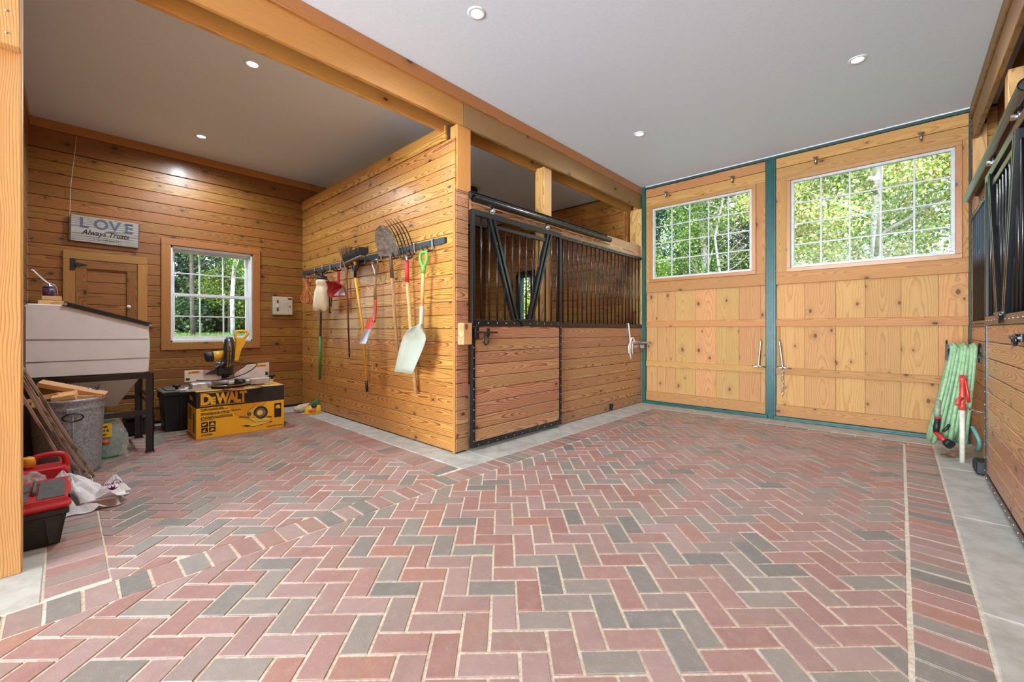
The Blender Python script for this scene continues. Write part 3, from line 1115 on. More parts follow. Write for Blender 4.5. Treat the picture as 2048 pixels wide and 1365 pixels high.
    for k in range(11):
        for z in (0.057, 1.216):
            rv.M = Matrix.Translation(B(hi, s0 + 0.08 + k * 0.125, z)) @ RY(90 * sg)
            rv.lathe([(0.007, -0.001), (0.006, 0.003), (0.0, 0.004)], 8)
    rv.build('rivets', M_STEEL, d)['kind'] = 'stuff'
    # bolt latch near the handle edge
    b2 = MB()
    ly = latch_y
    if sg > 0:
        b2.tube([B(0.088, ly - 0.13, 1.125), B(0.088, ly + 0.17, 1.123)], 0.008, 10)
        bx(b2, 0.066, ly - 0.10, 1.06, 0.078, ly - 0.06, 1.20)
        bx(b2, 0.066, ly + 0.045, 1.085, 0.082, ly + 0.075, 1.165)
        bx(b2, 0.066, ly - 0.13, 1.075, 0.10, ly - 0.108, 1.165)
    else:
        b2.tube([B(0.085, ly - 0.10, 1.108), B(0.085, ly + 0.09, 1.108)], 0.007, 10)
        b2.tube([B(0.085, ly + 0.04, 1.108), B(0.085, ly + 0.13, 1.108)], 0.011, 10)
        bx(b2, 0.066, ly - 0.06, 1.085, 0.078, ly + 0.03, 1.13)
    ring = [B(0.085, ly + 0.02 + 0.032 * math.cos(q * PI / 8), (1.055 if sg > 0 else 1.095) + (0.05 if sg > 0 else 0.026) * math.sin(q * PI / 8)) for q in range(16)]
    b2.tube(ring, 0.009, 8, closed=True)
    b2.lathe([(0.0, 0), (0.022, 0.002), (0.022, 0.01), (0, 0.012)], 12, (0, 0, 0)) if False else None
    b2.build('bolt_latch', M_BLACK, d)

    # ---- overhead track
    t = thing('door_track', 'round black door track bolted along the rail, ' + side[2], 'track')
    r = 0.034
    tb = MB()
    t0, t1 = s0 + 0.02, s0 + 2.54
    tb.tube([B(0.062, t0, 2.392), B(0.062, t1, 2.392)], r, 20, caps=False)
    tb.tube([B(0.062, t1, 2.392), B(0.062, t0, 2.392)], r - 0.004, 16, caps=False)
    tb.tube([B(0.062, t0 + 0.02, 2.392), B(0.062, t0 + 0.03, 2.392)], r - 0.004, 16)
    tb.tube([B(0.062, t1 - 0.03, 2.392), B(0.062, t1 - 0.02, 2.392)], r - 0.004, 16)
    tb.build('track_tube', M_BLACK, t)
    cv = MB()
    bx(cv, -0.002, t0, 2.40, 0.02, t1, 2.462)
    bx(cv, -0.03, t0, 2.462, 0.03, t1, 2.47)
    cv.build('track_flashing', M_MATBLK, t)
    sc_ = MB()
    for k in range(9):
        sc_.M = Matrix.Translation(B(0.02, t0 + 0.1 + k * 0.29, 2.445)) @ RY(90 * sg)
        sc_.lathe([(0.007, -0.001), (0.006, 0.004), (0.0, 0.005)], 8)
    sc_.build('screw_heads', M_STEEL, t)['kind'] = 'stuff'
    return d, fp, t


stall_front(XS, 1, 2.60, 4.01, 6.205, ('between the tool wall and the far doors', 'beside the tool wall', 'above the left stall door'), 2.74)
stall_front(XR, -1, 3.285, 4.695, 6.20, ('behind the green hose', 'at the right edge beside the grey concrete strip', 'at the right edge above the stall door'), 3.43)

# wood stop block the latch slides into
board('stop', None, M_SCRAP, (0, 0, 0), 0.01, 0.01, 0.01)
bpy.data.objects.remove(bpy.data.objects['stop'])
o = board('strike_block', None, M_SCRAP, (XS + 0.045, 2.528, 1.113), 0.20, 0.105, 0.085, 'z', 'y', 0.004)
tag(o, 'pale wooden block screwed to the corner beside the black stall door latch', 'block')

# small black roller guide at the foot of the left panel, black box at the foot of the right one
g = MB()
g.box((XS + 0.001, 5.20, 0.02), (XS + 0.03, 5.275, 0.105), 0.004)
g.tube([(XS + 0.03, 5.237, 0.075), (XS + 0.045, 5.237, 0.075)], 0.02, 12)
g.box((XS + 0.03, 5.217, 0.075), (XS + 0.045, 5.257, 0.105), 0.003)
thing('door_guide', 'small black roller guide at the foot of the left boarded stall panel', 'guide', None, None, g.mesh('door_guide', M_MATBLK))
g = MB()
g.box((0.435, 4.90, 0.012), (0.528, 5.06, 0.112), 0.008)
g.box((0.428, 4.915, 0.03), (0.44, 5.045, 0.095), 0.004)
thing('guide_box', 'square black plastic guide box at the foot of the right stall panel', 'guide', None, None, g.mesh('guide_box', M_MATBLK))

# lead rope over the left grille
M_ROPE = plain('white_rope', C(226, 220, 206), 0.9, col2=C(196, 186, 168), scale=160, bump=0.5)
rp = MB()
yr, xr = 5.74, XS + 0.02
rp.tube([(XS - 0.05, yr, 1.12), (XS - 0.02, yr + 0.005, 1.24), (xr, yr + 0.01, 1.245), (xr + 0.01, yr + 0.02, 1.15), (xr + 0.012, yr + 0.05, 0.99), (xr + 0.012, yr + 0.03, 0.82), (xr + 0.012, yr + 0.0, 0.80), (xr + 0.012, yr + 0.0, 0.9), (xr + 0.016, yr + 0.06, 1.0)], 0.011, 8)
rp.tube([(xr + 0.02, yr + 0.05, 1.02), (xr + 0.03, yr + 0.10, 1.03), (xr + 0.04, yr + 0.13, 0.98), (xr + 0.03, yr + 0.09, 0.955), (xr + 0.02, yr + 0.04, 0.97), (xr + 0.035, yr + 0.05, 1.03)], 0.012, 8)
rp.tube([(xr + 0.02, yr + 0.10, 0.98), (xr + 0.02, yr + 0.09, 0.86), (xr + 0.02, yr + 0.11, 0.78)], 0.011, 8)
rp.tube([(xr + 0.018, yr + 0.05, 0.97), (xr + 0.02, yr + 0.02, 0.84), (xr + 0.02, yr + 0.03, 0.77), (xr + 0.02, yr + 0.06, 0.71)], 0.010, 8)
thing('lead_rope', 'knotted white lead rope hanging over the left bar grille', 'rope', None, None, rp.mesh('lead_rope', M_ROPE))
# pot hooked inside the grille
M_TANPOT = plain('tan_wood_pot', C(176, 112, 54), 0.5, coat=0.2, scale=20)
pt = thing('feed_pot', 'tan round pot hooked inside the far end of the left grille', 'pot', T(XS - 0.10, 6.02, 1.24))
MB().lathe([(0.0, 0), (0.06, 0.0), (0.075, 0.17), (0.08, 0.175), (0.08, 0.19), (0.07, 0.19), (0.055, 0.02), (0, 0.02)], 24).build('pot_body', M_TANPOT, pt)
for yy in (-0.03, 0.03):
    MB().tube([(0.07, yy, 0.16), (0.095, yy, 0.2), (0.11, yy, 0.17)], 0.005, 6).build('hook', M_BLACK, pt)

# hasp where the left front meets the far door
h = thing('door_hasp', 'bright steel hasp between the left stall front and the far door', 'hasp', T(XS + 0.055, 6.17, 0.935))
MB().box((-0.075, 0.0, 0.0), (0.10, 0.012, 0.028), 0.003).build('strap', M_STEEL, h)
q = MB()
q.tube([(-0.03, -0.01, 0.012), (-0.03, -0.03, -0.01), (0.0, -0.032, -0.04), (0.03, -0.03, -0.01), (0.03, -0.01, 0.012)], 0.007, 8)
q.box((-0.035, -0.04, -0.075), (0.035, -0.005, -0.02), 0.006)
q.build('padlock', M_STEEL, h)
q = MB()
q.tube([(0.10, 0.006, 0.014), (0.14, -0.03, 0.0), (0.15, -0.04, -0.03)], 0.005, 6)
q.build('staple', M_STEEL, h)

# ------------------------------------------------------------------ small hardware on the far doors
for k, (xx, lab) in enumerate(((-2.583, 'steel pin hook above the left door window, left one'), (-1.67, 'steel pin hook above the left door window, right one'), (-0.748, 'steel pin hook above the right door window, left one'), (0.16, 'steel pin hook above the right door window, right one'))):
    p = MB()
    p.tube([(0, 0.0, 0), (0, -0.05, 0.004)], 0.011, 8)
    p.tube([(0, -0.05, 0.035), (0, -0.05, -0.05)], [0.013, 0.009], 8)
    p.tube([(-0.025, -0.05, 0.035), (0.025, -0.05, 0.035)], 0.008, 8)
    thing('pin_hook', lab, 'hook', T(xx, 6.21, 3.195), 'pin hooks over the far doors', p.mesh('pin_hook', M_STEEL))
for side, x0, x1, lab in ((0, -1.335, -1.365, 'steel cane bolt on the left far door beside the green post'), (1, -1.125, -1.088, 'steel cane bolt on the right far door beside the green post')):
    cb = thing('cane_bolt', lab, 'bolt', T(x1, 6.215, 0.66), 'cane bolts at the green post')
    MB().tube([(x0 - x1, -0.02, 0.36), (x0 - x1, -0.02, 0.33), ((x0 - x1) * .1, -0.015, 0.02), (0, -0.015, 0)], [0.006, 0.011, 0.011, 0.011], 10).build('rod', M_STEEL, cb)
    q = MB()
    q.tube([((x0 - x1) * .8 - .016, -0.008, 0.27), ((x0 - x1) * .8, -0.034, 0.275), ((x0 - x1) * .8 + .016, -0.008, 0.27)], 0.006, 8)
    q.build('rod_guide', M_STEEL, cb)
    q = MB()
    q.tube([(-0.07, 0.0, 0.012), (-0.02, -0.03, 0.02), (0.03, -0.03, 0.015), (0.085, 0.0, 0.0)], 0.0065, 8)
    q.cbox((0, -0.004, 0.012), (0.11, 0.012, 0.02), 0.003)
    q.build('bracket', M_STEEL, cb)
ch = MB()
for k in range(15):
    c = Vector((-1.095 + 0.004 * math.sin(k), 6.185, 0.655 - k * 0.0235))
    a = Vector((1, 0, 0)) if k % 2 else Vector((0, 1, 0))
    ch.tube([c + a * 0.009 * math.cos(q * PI / 4) + Vector((0, 0, 1)) * 0.018 * math.sin(q * PI / 4) for q in range(8)], 0.0038, 6, closed=True)
ch.tube([(-1.08, 6.185, 0.44), (-1.05, 6.18, 0.42), (-1.07, 6.18, 0.40), (-1.09, 6.185, 0.42)], 0.004, 6)
thing('chain', 'steel chain hanging from the right cane bolt on the far door', 'chain', None, None, ch.mesh('chain', M_STEEL))
from mathutils import noise as mnoise

# ------------------------------------------------------------------ bay: cardboard box and miter saw
M_CARD = plain('yellow_card', C(246, 180, 28), 0.55, col2=C(240, 170, 24), scale=6)
M_CARDK = plain('box_black_print', C(38, 33, 34), 0.5, scale=8)
M_YEL = plain('saw_yellow', C(246, 178, 30), 0.4, coat=0.2, scale=15)
M_INK = plain('ink_black', C(34, 28, 26), 0.6)
M_CARDTOP = plain('card_brown', C(226, 176, 84), 0.7, scale=10)
BX = thing('saw_carton', 'large yellow and black carton printed with a saw, standing on the bay bricks', 'box', T(-5.345, 1.345, 0) @ RZ(88))
hw, dp, ht = 0.418, 0.56, 0.497
MB().box((-hw, 0, 0.0), (hw, dp, 0.325), 0.003).build('carton_body', M_CARD, BX)
MB().box((-hw, 0.0, 0.325), (hw, dp, ht), 0.003).build('carton_band', M_CARDK, BX)
fl = MB()
fl.box((-hw, 0.0, ht), (hw, dp / 2 - 0.002, ht + 0.004), 0.001)
fl.build('top_flap', M_CARDTOP, BX)
fl = MB()
fl.box((-hw, dp / 2 + 0.002, ht), (hw, dp, ht + 0.004), 0.001)
fl.build('top_flap', M_CARDTOP, BX)
F = lambda x, z, y=-0.0012: T(x, y, z) @ RX(90)
text('brand_lettering', 'D', 0.150, M_YEL, BX, F(-0.383, 0.362), 0.0075, sx=0.86)
text('brand_lettering', 'E', 0.098, M_YEL, BX, F(-0.293, 0.362), 0.0065, sx=0.86)
text('brand_lettering', 'WALT', 0.150, M_YEL, BX, F(-0.240, 0.362), 0.0075, sx=0.70, space=0.88)
ln = MB()
ln.box((-0.385, -0.0015, 0.479), (0.028, 0.0, 0.485))
ln.build('brand_line', M_YEL, BX)
ln = MB()
ln.box((-0.385, -0.0015, 0.343), (0.028, 0.0, 0.349))
ln.build('brand_line', M_YEL, BX)
for k, (s, z) in enumerate((('12" (305 mm) DOUBLE BEVEL', 0.306), ('SLIDING COMPOUND MITER SAW', 0.292), ('SIERRA INGLETEADORA COMPUESTA DESLIZANTE', 0.262), ('DE DOBLE BISEL DE 305 mm (12 pulg)', 0.248), ('SCIE COULISSANTE \u00c0 ONGLETS MIXTES', 0.219), ('ET \u00c0 SYST\u00c8ME DE BISEAUTAGE DOUBLE,', 0.205), ('305 mm (12 po)', 0.191))):
    text('carton_print', s, 0.0158, M_INK, BX, F(-0.378, z), 0.0006, sx=1.0)
text('model_lettering', 'DWS780', 0.026, M_INK, BX, F(-0.376, 0.030), 0.0006)
text('slogan_lettering', 'GUARANTEED TOUGH.', 0.0165, M_INK, BX, F(0.235, 0.028), 0.0006)
for k in range(4):
    x, z = -0.374 + (k % 2) * 0.066, 0.124 - (k // 2) * 0.060
    ib = MB()
    ib.box((x, -0.0012, z), (x + 0.058, 0, z + 0.052))
    i = ib.build('icon_square', M_INK, BX)
    ig = MB()
    if k == 0:
        ig.prism([(x + .008, z + .04), (x + .02, z + .03), (x + .05, z + .044), (x + .036, z + .02), (x + .012, z + .012)], -0.0016, -0.0012)
    elif k == 1:
        ig.prism([(x + .01, z + .012), (x + .05, z + .012), (x + .046, z + .026), (x + .03, z + .042), (x + .016, z + .028)], -0.0016, -0.0012)
    elif k == 2:
        ig.prism([(x + .008, z + .01), (x + .05, z + .01), (x + .03, z + .02), (x + .04, z + .042), (x + .02, z + .03)], -0.0016, -0.0012)
    else:
        ig.prism([(x + .008, z + .012), (x + .05, z + .018), (x + .044, z + .032), (x + .022, z + .040)], -0.0016, -0.0012)
    ig.build('icon_mark', M_CARD, i)
ip = MB()
ip.box((0.315, -0.0012, 0.128), (0.388, 0, 0.292))
ipo = ip.build('info_panel', M_INK, BX)
ig = MB()
ig.prism([(0.325, 0.235), (0.38, 0.228), (0.375, 0.262), (0.352, 0.276), (0.332, 0.262)], -0.0016, -0.0012)
ig.build('panel_mark', M_CARD, ipo)
M_PRINTY = plain('print_light_yellow', C(252, 208, 84), 0.5)
M_PRINTG = plain('print_grey', C(120, 108, 92), 0.5)
# the printed picture of the saw, flat on the face
pic = link('saw_picture', None, BX)


def flatpoly(nm, poly, m, y=-0.0014):
    MB().prism(poly, y, y + 0.0006).build(nm, m, pic)


circ = lambda cx, cz, r, a0=0, a1=360, n=28: [(cx + r * math.cos(math.radians(a0 + (a1 - a0) * k / n)), cz + r * math.sin(math.radians(a0 + (a1 - a0) * k / n))) for k in range(n + 1)]
flatpoly('print_guard', circ(0.175, 0.205, 0.072, -100, 190), M_INK, -0.0016)
flatpoly('print_blade', circ(0.172, 0.203, 0.054, -95, 200), M_PRINTG, -0.0018)
flatpoly('print_hub', circ(0.168, 0.205, 0.030), M_PRINTY, -0.0020)
flatpoly('print_handle', [(0.155, 0.272), (0.175, 0.29), (0.225, 0.318), (0.238, 0.314), (0.232, 0.300), (0.20, 0.282), (0.178, 0.268)], M_PRINTY)
flatpoly('print_arm', [(0.055, 0.245), (0.12, 0.283), (0.152, 0.262), (0.11, 0.19), (0.10, 0.16), (0.075, 0.178), (0.045, 0.205)], M_PRINTY)
flatpoly('print_motor', circ(0.062, 0.205, 0.022), M_PRINTG, -0.0018)
flatpoly('print_rail', [(-0.04, 0.178), (0.06, 0.160), (0.065, 0.172), (-0.03, 0.194)], M_PRINTG)
flatpoly('print_table', [(0.05, 0.16), (0.12, 0.105), (0.26, 0.10), (0.288, 0.118), (0.26, 0.135), (0.20, 0.148), (0.12, 0.150)], M_PRINTY, -0.0013)
flatpoly('print_base', [(-0.01, 0.082), (0.10, 0.055), (0.16, 0.068), (0.285, 0.085), (0.285, 0.096), (0.12, 0.098), (0.03, 0.10)], M_PRINTY, -0.0014)
for pts in ([(-0.01, 0.08), (0.03, 0.088), (0.08, 0.072), (0.05, 0.064)], [(0.255, 0.088), (0.29, 0.094), (0.292, 0.082), (0.27, 0.078)], [(0.235, 0.158), (0.288, 0.146), (0.285, 0.136), (0.235, 0.150)]):
    flatpoly('print_foot', pts, M_INK, -0.0018)
ol = MB()
for pts in ([(0.05, 0.16), (0.12, 0.105), (0.26, 0.10), (0.288, 0.118)], [(0.045, 0.205), (0.055, 0.245), (0.12, 0.283)], [(0.10, 0.16), (0.11, 0.20), (0.135, 0.235)], [(0.155, 0.272), (0.225, 0.318), (0.238, 0.314), (0.178, 0.268)], [(-0.01, 0.082), (0.10, 0.055), (0.285, 0.085)], [(0.12, 0.15), (0.20, 0.15), (0.28, 0.13)]):
    ol.tube([(p[0], -0.0016, p[1]) for p in pts], 0.0018, 5)
ol.build('print_lines', M_INK, pic)
S = lambda y, z: T(-hw - 0.0012, y, z) @ RZ(-90) @ RX(90)
for k in range(6):
    text('side_print', 'DWS780  12" MITER SAW', 0.017, M_INK, BX, S(0.47, 0.28 - k * 0.022), 0.0006)
text('side_lettering', 'DEWALT', 0.055, M_CARD, BX, S(0.40, 0.385), 0.002)
MB().box((-hw - 0.0012, 0.10, 0.05), (-hw, 0.17, 0.26)).build('side_panel', M_INK, BX)

# ---- the saw itself
M_ALU = plain('cast_aluminium', C(206, 200, 192), 0.42, 0.55, col2=C(176, 168, 158), scale=14)
M_FENCE = plain('fence_aluminium', C(226, 208, 196), 0.45, 0.2, col2=C(212, 194, 182), scale=8)
M_DUST = plain('sawdust', C(204, 160, 104), 0.95, col2=C(176, 128, 76), scale=160, bump=0.6)
M_GUARD = plain('guard_black', C(34, 36, 42), 0.3, coat=0.3, scale=20)
M_RED = plain('safety_red', C(196, 30, 34), 0.45, scale=20)
SAW = thing('miter_saw', 'sliding miter saw with yellow handle and black guard on the yellow carton', 'saw', T(-5.56, 1.262, 0.5018) @ RZ(88))
b = MB()
b.box((-0.30, -0.02, 0.012), (0.30, 0.17, 0.07), 0.012)
b.box((-0.35, -0.09, 0.008), (-0.20, 0.10, 0.075), 0.01)
b.box((0.20, -0.06, 0.008), (0.40, 0.12, 0.085), 0.01)
for x in (-0.38, 0.34):
    for y in (-0.10, 0.14):
        b.box((x, y, 0.0), (x + 0.06, y + 0.05, 0.016), 0.004)
b.prism([(-0.45, -0.12), (-0.20, -0.07), (-0.18, -0.10), (-0.40, -0.15)], 0.0, 0.02, 'xy')
b.build('base', M_ALU, SAW)
t = MB()
t.lathe([(0.0, 0.055), (0.155, 0.055), (0.165, 0.07), (0.165, 0.086), (0.155, 0.092), (0.0, 0.092)], 40, (0, 0.0, 0))
t.box((-0.05, -0.23, 0.05), (0.05, -0.08, 0.088), 0.01)
t.build('turntable', M_ALU, SAW)
t = MB()
t.lathe([(0.0, 0.04), (0.17, 0.04), (0.175, 0.032), (0.17, 0.028), (0.0, 0.028)], 40, (0.0, -0.03, 0))
t.build('miter_scale', M_STEEL, SAW)
k = MB()
k.tube([(0.02, -0.22, 0.07), (0.05, -0.27, 0.075), (0.10, -0.29, 0.08)], [0.02, 0.024, 0.016], 12)
k.box((0.01, -0.26, 0.088), (0.10, -0.20, 0.108), 0.008)
k.build('miter_lever', M_MATBLK, SAW)
fz = MB()
fz.prism([(-0.39, 0.085), (-0.058, 0.085), (-0.058, 0.125), (-0.115, 0.155), (-0.165, 0.195), (-0.25, 0.205), (-0.39, 0.205)], 0.055, 0.085)
fz.build('fence', M_FENCE, SAW)
fz = MB()
fz.prism([(0.062, 0.085), (0.422, 0.085), (0.422, 0.252), (0.20, 0.235), (0.17, 0.205), (0.062, 0.135)], 0.055, 0.085)
fz.build('fence', M_FENCE, SAW)
for x, z in ((-0.36, 0.17), (0.29, 0.205)):
    q = MB()
    q.box((x, 0.0535, z), (x + 0.105, 0.0548, z + 0.026))
    w = q.build('warning_label', M_YEL, SAW)
    q = MB()
    q.prism([(x + .006, z + .005), (x + .022, z + .005), (x + .014, z + .021)], 0.0528, 0.0534)
    for r in range(3):
        q.box((x + .03, 0.0528, z + 0.006 + r * 0.006), (x + .095, 0.0534, z + 0.009 + r * 0.006))
    q.build('label_print', M_INK, w)
q = MB()
q.box((0.38, 0.0535, 0.10), (0.41, 0.0548, 0.14))
q.box((-0.38, 0.0535, 0.10), (-0.345, 0.0548, 0.125))
q.build('scale_marks', M_INK, SAW)
MB().box((-0.035, -0.085, 0.06), (-0.016, -0.06, 0.118), 0.003).build('red_pointer', M_RED, SAW)
d = MB()
d.lathe([(0.0, 0.006), (0.10, 0.004), (0.20, 0.0)], 24, (0.1, -0.16, 0.0))
for k_ in range(60):
    a, r = RND.uniform(0, 6.28), RND.uniform(0.02, 0.2)
    d.cbox((0.1 + r * math.cos(a) * 0.9, -0.16 + r * math.sin(a) * 0.4, 0.006), (0.012, 0.008, 0.006))
d.build('sawdust', M_DUST, SAW)['kind'] = 'stuff'
a = MB()
a.box((-0.11, 0.0, 0.13), (0.05, 0.16, 0.245), 0.02)
a.box((-0.06, -0.05, 0.20), (0.04, 0.06, 0.29), 0.015)
a.tube([(-0.02, 0.10, 0.10), (-0.02, 0.10, 0.30)], 0.045, 16)
a.prism([(-0.22, 0.155), (-0.12, 0.215), (-0.10, 0.15)], 0.02, 0.05)
a.build('pivot_arm', M_GUARD, SAW)
r_ = MB()
r_.tube([(-0.05, 0.02, 0.255), (-0.05, 0.36, 0.255)], 0.015, 12)
r_.build('slide_rail', M_STEEL, SAW)
r_ = MB()
r_.tube([(0.03, 0.02, 0.255), (0.03, 0.36, 0.255)], 0.015, 12)
r_.build('slide_rail', M_STEEL, SAW)
gd = MB()
gd.M = T(-0.01, -0.035, 0.405) @ RZ(-8) @ RY(90)
gd.lathe([(0.0, -0.048), (0.10, -0.05), (0.145, -0.042), (0.163, -0.02), (0.168, 0.012), (0.160, 0.038), (0.135, 0.048), (0.0, 0.048)], 40)
gd.build('blade_guard', M_GUARD, SAW)
gv = MB()
gv.M = gd.M
for k_ in range(26):
    an = -2.2 + k_ * 0.09
    for dx in (-0.012, 0.012):
        gv.cbox((0.1685 * math.cos(an), 0.1685 * math.sin(an), dx), (0.004, 0.006, 0.012))
gv.build('guard_slots', M_YEL, SAW)['kind'] = 'stuff'
mo = MB()
mo.tube([(-0.05, -0.02, 0.365), (-0.165, -0.02, 0.352)], 0.052, 20)
mo.build('motor_body', M_YEL, SAW)
mo = MB()
mo.tube([(-0.150, -0.02, 0.353), (-0.165, -0.02, 0.352), (-0.215, -0.02, 0.347), (-0.222, -0.02, 0.346)], [0.054, 0.056, 0.054, 0.046], 20)
mo.build('motor_cap', M_MATBLK, SAW)
st = MB()
st.prism([(0.04, 0.30), (0.075, 0.30), (0.105, 0.42), (0.145, 0.50), (0.14, 0.545), (0.06, 0.55), (0.05, 0.45)], -0.075, -0.035)
st.build('handle_stem', M_YEL, SAW)
hd_ = MB()
hd_.tube([(0.055, -0.055, 0.545), (0.05, -0.055, 0.595), (0.062, -0.055, 0.628), (0.115, -0.055, 0.635), (0.168, -0.055, 0.628), (0.172, -0.055, 0.60), (0.15, -0.055, 0.562), (0.11, -0.055, 0.545)], 0.0155, 12, closed=True)
hd_.build('handle', M_YEL, SAW)
cd = MB()
ctrl = [(0.03, -0.02, 0.275), (0.10, -0.04, 0.268), (0.20, -0.06, 0.262), (0.255, -0.07, 0.258), (0.262, -0.075, 0.245), (0.235, -0.08, 0.21), (0.17, -0.09, 0.165), (0.08, -0.10, 0.128), (0.0, -0.11, 0.11), (-0.10, -0.11, 0.098), (-0.2, -0.11, 0.098), (-0.28, -0.11, 0.108), (-0.31, -0.10, 0.112)]


def spline(pts, n=6, closed=False):
    P = [Vector(p) for p in pts]
    out = []
    m = len(P)
    for i in range(m if closed else m - 1):
        g = (lambda j: P[j % m]) if closed else (lambda j: P[max(0, min(m - 1, j))])
        p0, p1, p2, p3 = g(i - 1), g(i), g(i + 1), g(i + 2)
        for k in range(n):
            t = k / n
            out.append(0.5 * ((2 * p1) + (p2 - p0) * t + (2 * p0 - 5 * p1 + 4 * p2 - p3) * t * t + (3 * p1 - p0 - 3 * p2 + p3) * t ** 3))
    if not closed:
        out.append(P[-1])
    return out


cd.tube(spline(ctrl), 0.0055, 8)
cd.build('cord', M_RUBBER, SAW)
for x, z, nm in ((-0.46, 0.018, 'clamp_knob'), (0.445, 0.055, 'clamp_knob')):
    q = MB()
    q.lathe([(0.0, 0.0), (0.012, 0.0), (0.014, 0.022), (0.034, 0.026), (0.036, 0.044), (0.03, 0.05), (0.0, 0.05)], 14, (x, 0.02, z))
    q.build(nm, M_MATBLK, SAW)
MB().box((0.395, 0.0, 0.03), (0.46, 0.04, 0.055), 0.004).build('clamp_arm', M_ALU, SAW)
MB().box((-0.47, 0.0, 0.004), (-0.36, 0.04, 0.018), 0.004).build('clamp_arm', M_ALU, SAW)

# ---- black totes behind the carton
tt = thing('storage_tote', 'tall black plastic tote with grey lid behind the yellow carton', 'tote', T(-6.20, 1.08, 0))
q = MB()
q.sheet([[(sx * 0.17, sy * 0.31, 0.0) for sx, sy in ((-1, -1), (1, -1), (1, 1), (-1, 1))], [(sx * 0.195, sy * 0.335, 0.43) for sx, sy in ((-1, -1), (1, -1), (1, 1), (-1, 1))]], False, True)
q.box((-0.17, -0.31, 0.0), (0.17, 0.31, 0.01))
for s in (-1, 1):
    for k in (-0.18, 0.0, 0.18):
        q.box((s * 0.175, k - 0.012, 0.02), (s * 0.205, k + 0.012, 0.42), 0.004)
q.box((-0.205, -0.345, 0.40), (0.205, 0.345, 0.432), 0.006)
q.build('tote_body', M_MATBLK, tt)
q = MB()
q.box((-0.21, -0.35, 0.434), (0.21, 0.35, 0.46), 0.008)
q.box((-0.17, -0.31, 0.458), (0.17, 0.31, 0.478), 0.008)
q.build('lid', plain('grey_lid', C(112, 102, 88), 0.6, col2=C(80, 76, 72), scale=9), tt)
q = MB()
q.box((-0.03, -0.365, 0.38), (0.03, -0.345, 0.455), 0.004)
q.build('latch', M_MATBLK, tt)
q = thing('tool_case', 'low black plastic case on the floor between the feed cart and the tote', 'case', T(-6.22, 0.56, 0))
MB().box((-0.15, -0.13, 0), (0.15, 0.12, 0.17), 0.02).build('case_body', M_MATBLK, q)
MB().box((-0.155, -0.135, 0.172), (0.155, 0.125, 0.215), 0.015).build('lid', M_RUBBER, q)
MB().tube([(0.14, -0.05, 0.19), (0.18, -0.05, 0.19), (0.18, 0.05, 0.19), (0.14, 0.05, 0.19)], 0.009, 8).build('handle', M_MATBLK, q)

# ---- white bottle and snack bag in the corner
bo = MB()
bo.lathe([(0.0, -0.10), (0.048, -0.10), (0.054, -0.09), (0.054, 0.05), (0.046, 0.075), (0.03, 0.09), (0.03, 0.12), (0.0, 0.12)], 24)
thing('jug', 'small white plastic jar lying beside the yellow bag', 'jar', T(-6.12, 2.27, 0.0555) @ RZ(18) @ RX(90), None, bo.mesh('jug', plain('milky_plastic', C(226, 206, 178), 0.4, scale=12)))
M_BAGY = plain('bag_yellow', C(244, 196, 40), 0.35, col2=C(232, 172, 24), scale=10, bump=0.15)
M_BAGG = plain('bag_green', C(40, 120, 46), 0.35, scale=12, bump=0.15)
M_BAGR = plain('bag_red', C(208, 66, 40), 0.4, col2=C(232, 150, 60), scale=26)
bg_ = thing('seed_pouch', 'crumpled yellow and green pouch leaning in the corner of the tool wall', 'bag', T(-5.86, 2.30, 0) @ RZ(62) @ RX(-8))


def pouch(name, outline, m, parent, y0=0.0, th=0.05, nz=7, nx=8):
    """soft bag: outline gives (x left, x right) for rows of z"""
    for side, nm in ((-1, name), (1, name + '_back')):
        rows = []
        for z, xl, xr in outline:
            row = []
            for k in range(nx + 1):
                t = k / nx
                x = xl + (xr - xl) * t
                zz = (z - outline[0][0]) / (outline[-1][0] - outline[0][0])
                bul = th * (math.sin(PI * t) ** 0.6) * (1 - zz ** 2 * 0.9)
                w = 0.012 * mnoise.noise(Vector((x * 22, z * 22, side * 3.1)))
                row.append((x, y0 + side * bul + (w if 0 < k < nx else 0), z))
            rows.append(row)
        MB().sheet(rows).build(nm, m, parent)


pouch('pouch_body', [(0.0, -0.085, 0.095), (0.03, -0.105, 0.10), (0.075, -0.09, 0.10), (0.12, -0.06, 0.095)], M_BAGY, bg_)
pouch('pouch_top', [(0.12, -0.06, 0.095), (0.155, -0.02, 0.09), (0.185, 0.02, 0.085), (0.205, 0.06, 0.078)], M_BAGG, bg_, 0.0, 0.012)
q = MB()
q.lathe([(0.0, 0.004), (0.034, 0.002), (0.036, 0.0)], 18)
q.build('pouch_badge', M_INK, bg_, T(0.02, -0.05, 0.115) @ RX(75))
q = MB()
q.lathe([(0.0, 0.004), (0.05, 0.002), (0.052, 0.0)], 18, sy=0.5)
q.build('pouch_print', M_BAGR, bg_, T(0.0, -0.058, 0.05) @ RX(88))

# ------------------------------------------------------------------ feed hopper on its black stand
M_POLY = plain('white_poly', C(222, 215, 210), 0.42, col2=C(212, 204, 198), scale=4, coat=0.15)
HP = thing('feed_hopper', 'large white plastic feed hopper with sloped black lid on a black steel stand', 'feed hopper', T(-5.555, 0.155, 0))
xf_, xb_ = 0.385, -0.385


def ring_sheet(mb, outl, xs):
    """outline in (y,z) swept along x with rounded ends"""
    rows = []
    cy, cz = sum(p[0] for p in outl) / len(outl), sum(p[1] for p in outl) / len(outl)
    for x, s in xs:
        rows.append([(x, cy + (p[0] - cy) * s, cz + (p[1] - cz) * s) for p in outl])
    mb.sheet(rows, False, True)
    mb.add(rows[0], [tuple(range(len(outl)))])
    mb.add(rows[-1], [tuple(range(len(outl)))])


